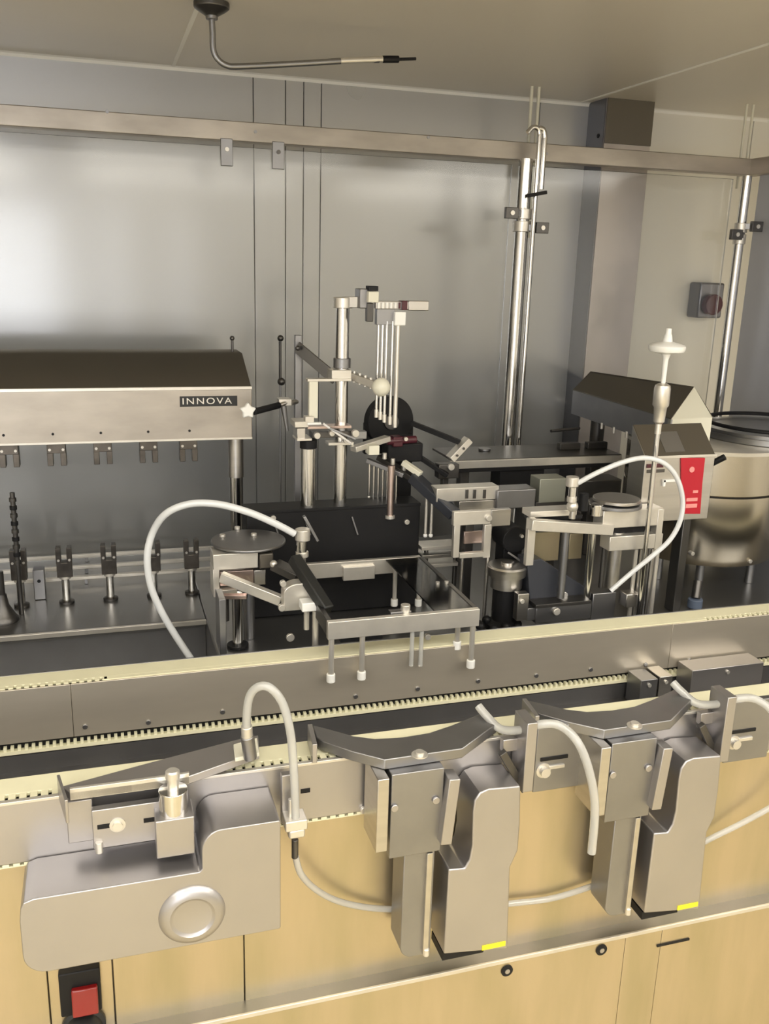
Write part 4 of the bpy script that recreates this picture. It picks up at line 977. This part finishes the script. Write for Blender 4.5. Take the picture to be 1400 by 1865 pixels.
hose('vacuum_hose', [fp(1052,880,YW-.025), fp(1085,862,YW-.04), fp(1130,843,YW-.05), fp(1172,834,YW-.06), fp(1208,843,YW-.065), fp(1232,870,YW-.065), fp(1243,912,YW-.06), fp(1237,952,YW-.06), fp(1218,985,YW-.055), fp(1188,1012,YW-.05), fp(1150,1043,YW-.04), fp(1112,1076,YW-.03)], .0052, hosem, 'white hose looping in front of the red control panel')

# bracket group left of the right arm
YJ = 1.70
mbk = thing('open_bracket', A(860,1016,y=YJ), 'small open rectangular steel bracket between the chute and right arm', 'bracket')
MB().bpx(826,931,894,956,YJ,.012).build('top_bar', bright, mbk, .001)
MB().bpx(826,956,837,1016,YJ,.012).build('side_bar', bright, mbk, .001)
MB().bpx(881,956,894,1016,YJ,.012).build('side_bar', bright, mbk, .001)
MB().bpx(837,1007,881,1016,YJ,.012).build('bottom_bar', bright, mbk, .001)
MB().bpx(845,968,880,990,YJ+.05,.006).build('back_plate', pinkst, mbk, .001)
q = fp(889,943,YJ); MB().cyl(q,q+Vector((0,-.006,0)),.007,n=14).build('bolt', bright, mbk, .001)
MB().bpx(894,928,930,958,YJ+.01,.014).build('end_bar', steel, mbk, .001)
for px in (840,886): 
    x_ = A(px,1040,y=YJ+.02).x; MB().cyl((x_,YJ+.02,ZD),(x_,YJ+.02,A(px,1010,y=YJ+.02).z),.004,n=10).build('leg', steel, mbk, 0)
tb = thing('transfer_block', A(880,925,y=1.80), 'long machined transfer block with dark clear cover above the open bracket', 'block')
MB().bpx(795,888,908,912,1.80,.04).build('machined_bar', bright, tb, .0012)
MB().bpx(836,912,905,930,1.80,.03).build('lower_bar', steel, tb, .001)
for px in (848,862,880): MB().bpx(px,892,px+5,908,1.797,.006).build('slot', darksteel, tb, .0004)
MB().bpx(905,892,975,926,1.79,.05).build('grey_cover', greysteel, tb, .002)
MB().bpx(982,872,1030,916,1.80,.05).build('end_box', mat('grey_green_steel',(0.36,0.37,0.31),.45,.7), tb, .0015)
MB().bpx(975,912,1100,926,1.80,.03).build('dark_strip', darksteel, tb, .001)
for x in (A(850,1000,y=1.83).x, A(1000,1000,y=1.83).x): MB().box((x-.01,1.82,ZD),(x+.01,1.84,A(850,925,y=1.83).z)).build('leg', darksteel, tb, .001)
MB().bpx(1050,875,1130,925,1.82,.06).build('dark_box', darksteel, tb, .002)
bl = thing('black_motor', A(930,1005,y=1.76), 'short black motor body behind the knurled cup', 'motor')
c_ = A(930,978,y=1.76)
MB().cyl((c_.x,1.735,c_.z),(c_.x,1.80,c_.z),.030,n=28).build('motor_body', black, bl, .002)
MB().box((c_.x-.022,1.745,ZD),(c_.x+.022,1.79,c_.z-.015)).build('motor_foot', black, bl, .001)
MB().cyl((c_.x+.012,1.728,c_.z+.01),(c_.x+.012,1.736,c_.z+.01),.004,n=10).build('screw', bright, bl, 0)
yc_ = 1.69
c_ = A(921,1068,y=yc_)
cp = thing('knurled_cup', (c_.x,yc_,ZD), 'low round steel cup with grey lid on the deck', 'cup')
zc = lambda py: A(921,py,y=yc_).z
MB().lathe((c_.x,yc_,0),[(.040,ZD),(.040,ZD+.012),(.026,ZD+.02),(.026,zc(1066))],n=32).build('dark_base', black, cp, 0)
MB().lathe((c_.x,yc_,0),[(.034,zc(1068)),(.034,zc(1048)),(.041,zc(1046)),(.042,zc(1036))],n=32).build('cup_body', steel, cp, 0)
MB().lathe((c_.x,yc_,0),[(.042,zc(1036)),(.043,zc(1031)),(.040,zc(1028)),(.014,zc(1027)),(.014,zc(1023)),(.0,zc(1023))],n=32).build('lid', steel, cp, 0)
MB().bar(fp(925,1006,yc_+.01),fp(975,1040,yc_+.01),.004,.004).build('lid_lever', greysteel, cp, .0006)
for k in range(9):
    a = 2*PI*k/9; r_ = .045+.008*(k%3)
    MB().ball((c_.x-.018+r_*math.cos(a)*.8, yc_-.01+r_*math.sin(a)*.5, ZD+.012+.005*(k%2)),.010,8).build('drip_lump', black, cp, 0)
wd = thing('wedge_block', A(1015,1130,y=1.64), 'dark blue-black triangular gusset block with a round bolt', 'block')
blueb = mat('blue_black_paint',(0.035,0.038,0.048),.45)
MB().prism([fp(px,py,1.66) for px,py in ((960,1022),(985,1018),(1075,1075),(1075,1102),(1018,1102),(1018,1082),(1050,1098),(1018,1070),(1018,1102),(965,1102))][:4]+[fp(965,1102,1.66)],(0,.05,0)).build('gusset', blueb, wd, .0015)
MB().bpx(976,1101,1076,1131,1.625,.06).build('base_bar', greysteel, wd, .0015)
MB().bpx(976,1098,1076,1104,1.622,.06).build('base_edge', darksteel, wd, .0006)
for px,py,yy in ((1012,1113,1.625),(1026,1083,1.66)):
    q = fp(px,py,yy); MB().cyl(q,q+Vector((0,-.006,0)),.008,n=16).build('bolt', polish, wd, .001)
MB().bpx(942,1082,962,1130,1.63,.02).build('angle_plate', steel, wd, .001)
MB().bpx(960,1108,976,1130,1.63,.03).build('angle_foot', greysteel, wd, .001)
q = fp(950,1095,1.63); MB().cyl(q,q+Vector((0,-.004,0)),.005,n=12).build('plate_screw', bright, wd, .0006)
MB().bpx(1078,1080,1120,1130,1.64,.06).build('side_block', greysteel, wd, .002)
gr = thing('guide_strip_stack', A(810,1040,y=1.84), 'stack of three bright guide strips beside the nozzle carrier', 'guides')
for k,(py,m_) in enumerate(((995,bright),(1010,steel),(1027,bright))):
    MB().bpx(768,py,834,py+6,1.86,.05).build('strip', m_, gr, .0006)
for px in (775,828): 
    x_ = A(px,1030,y=1.885).x; MB().cyl((x_,1.885,ZD),(x_,1.885,A(px,993,y=1.885).z),.005,n=10).build('strip_post', darksteel, gr, 0)
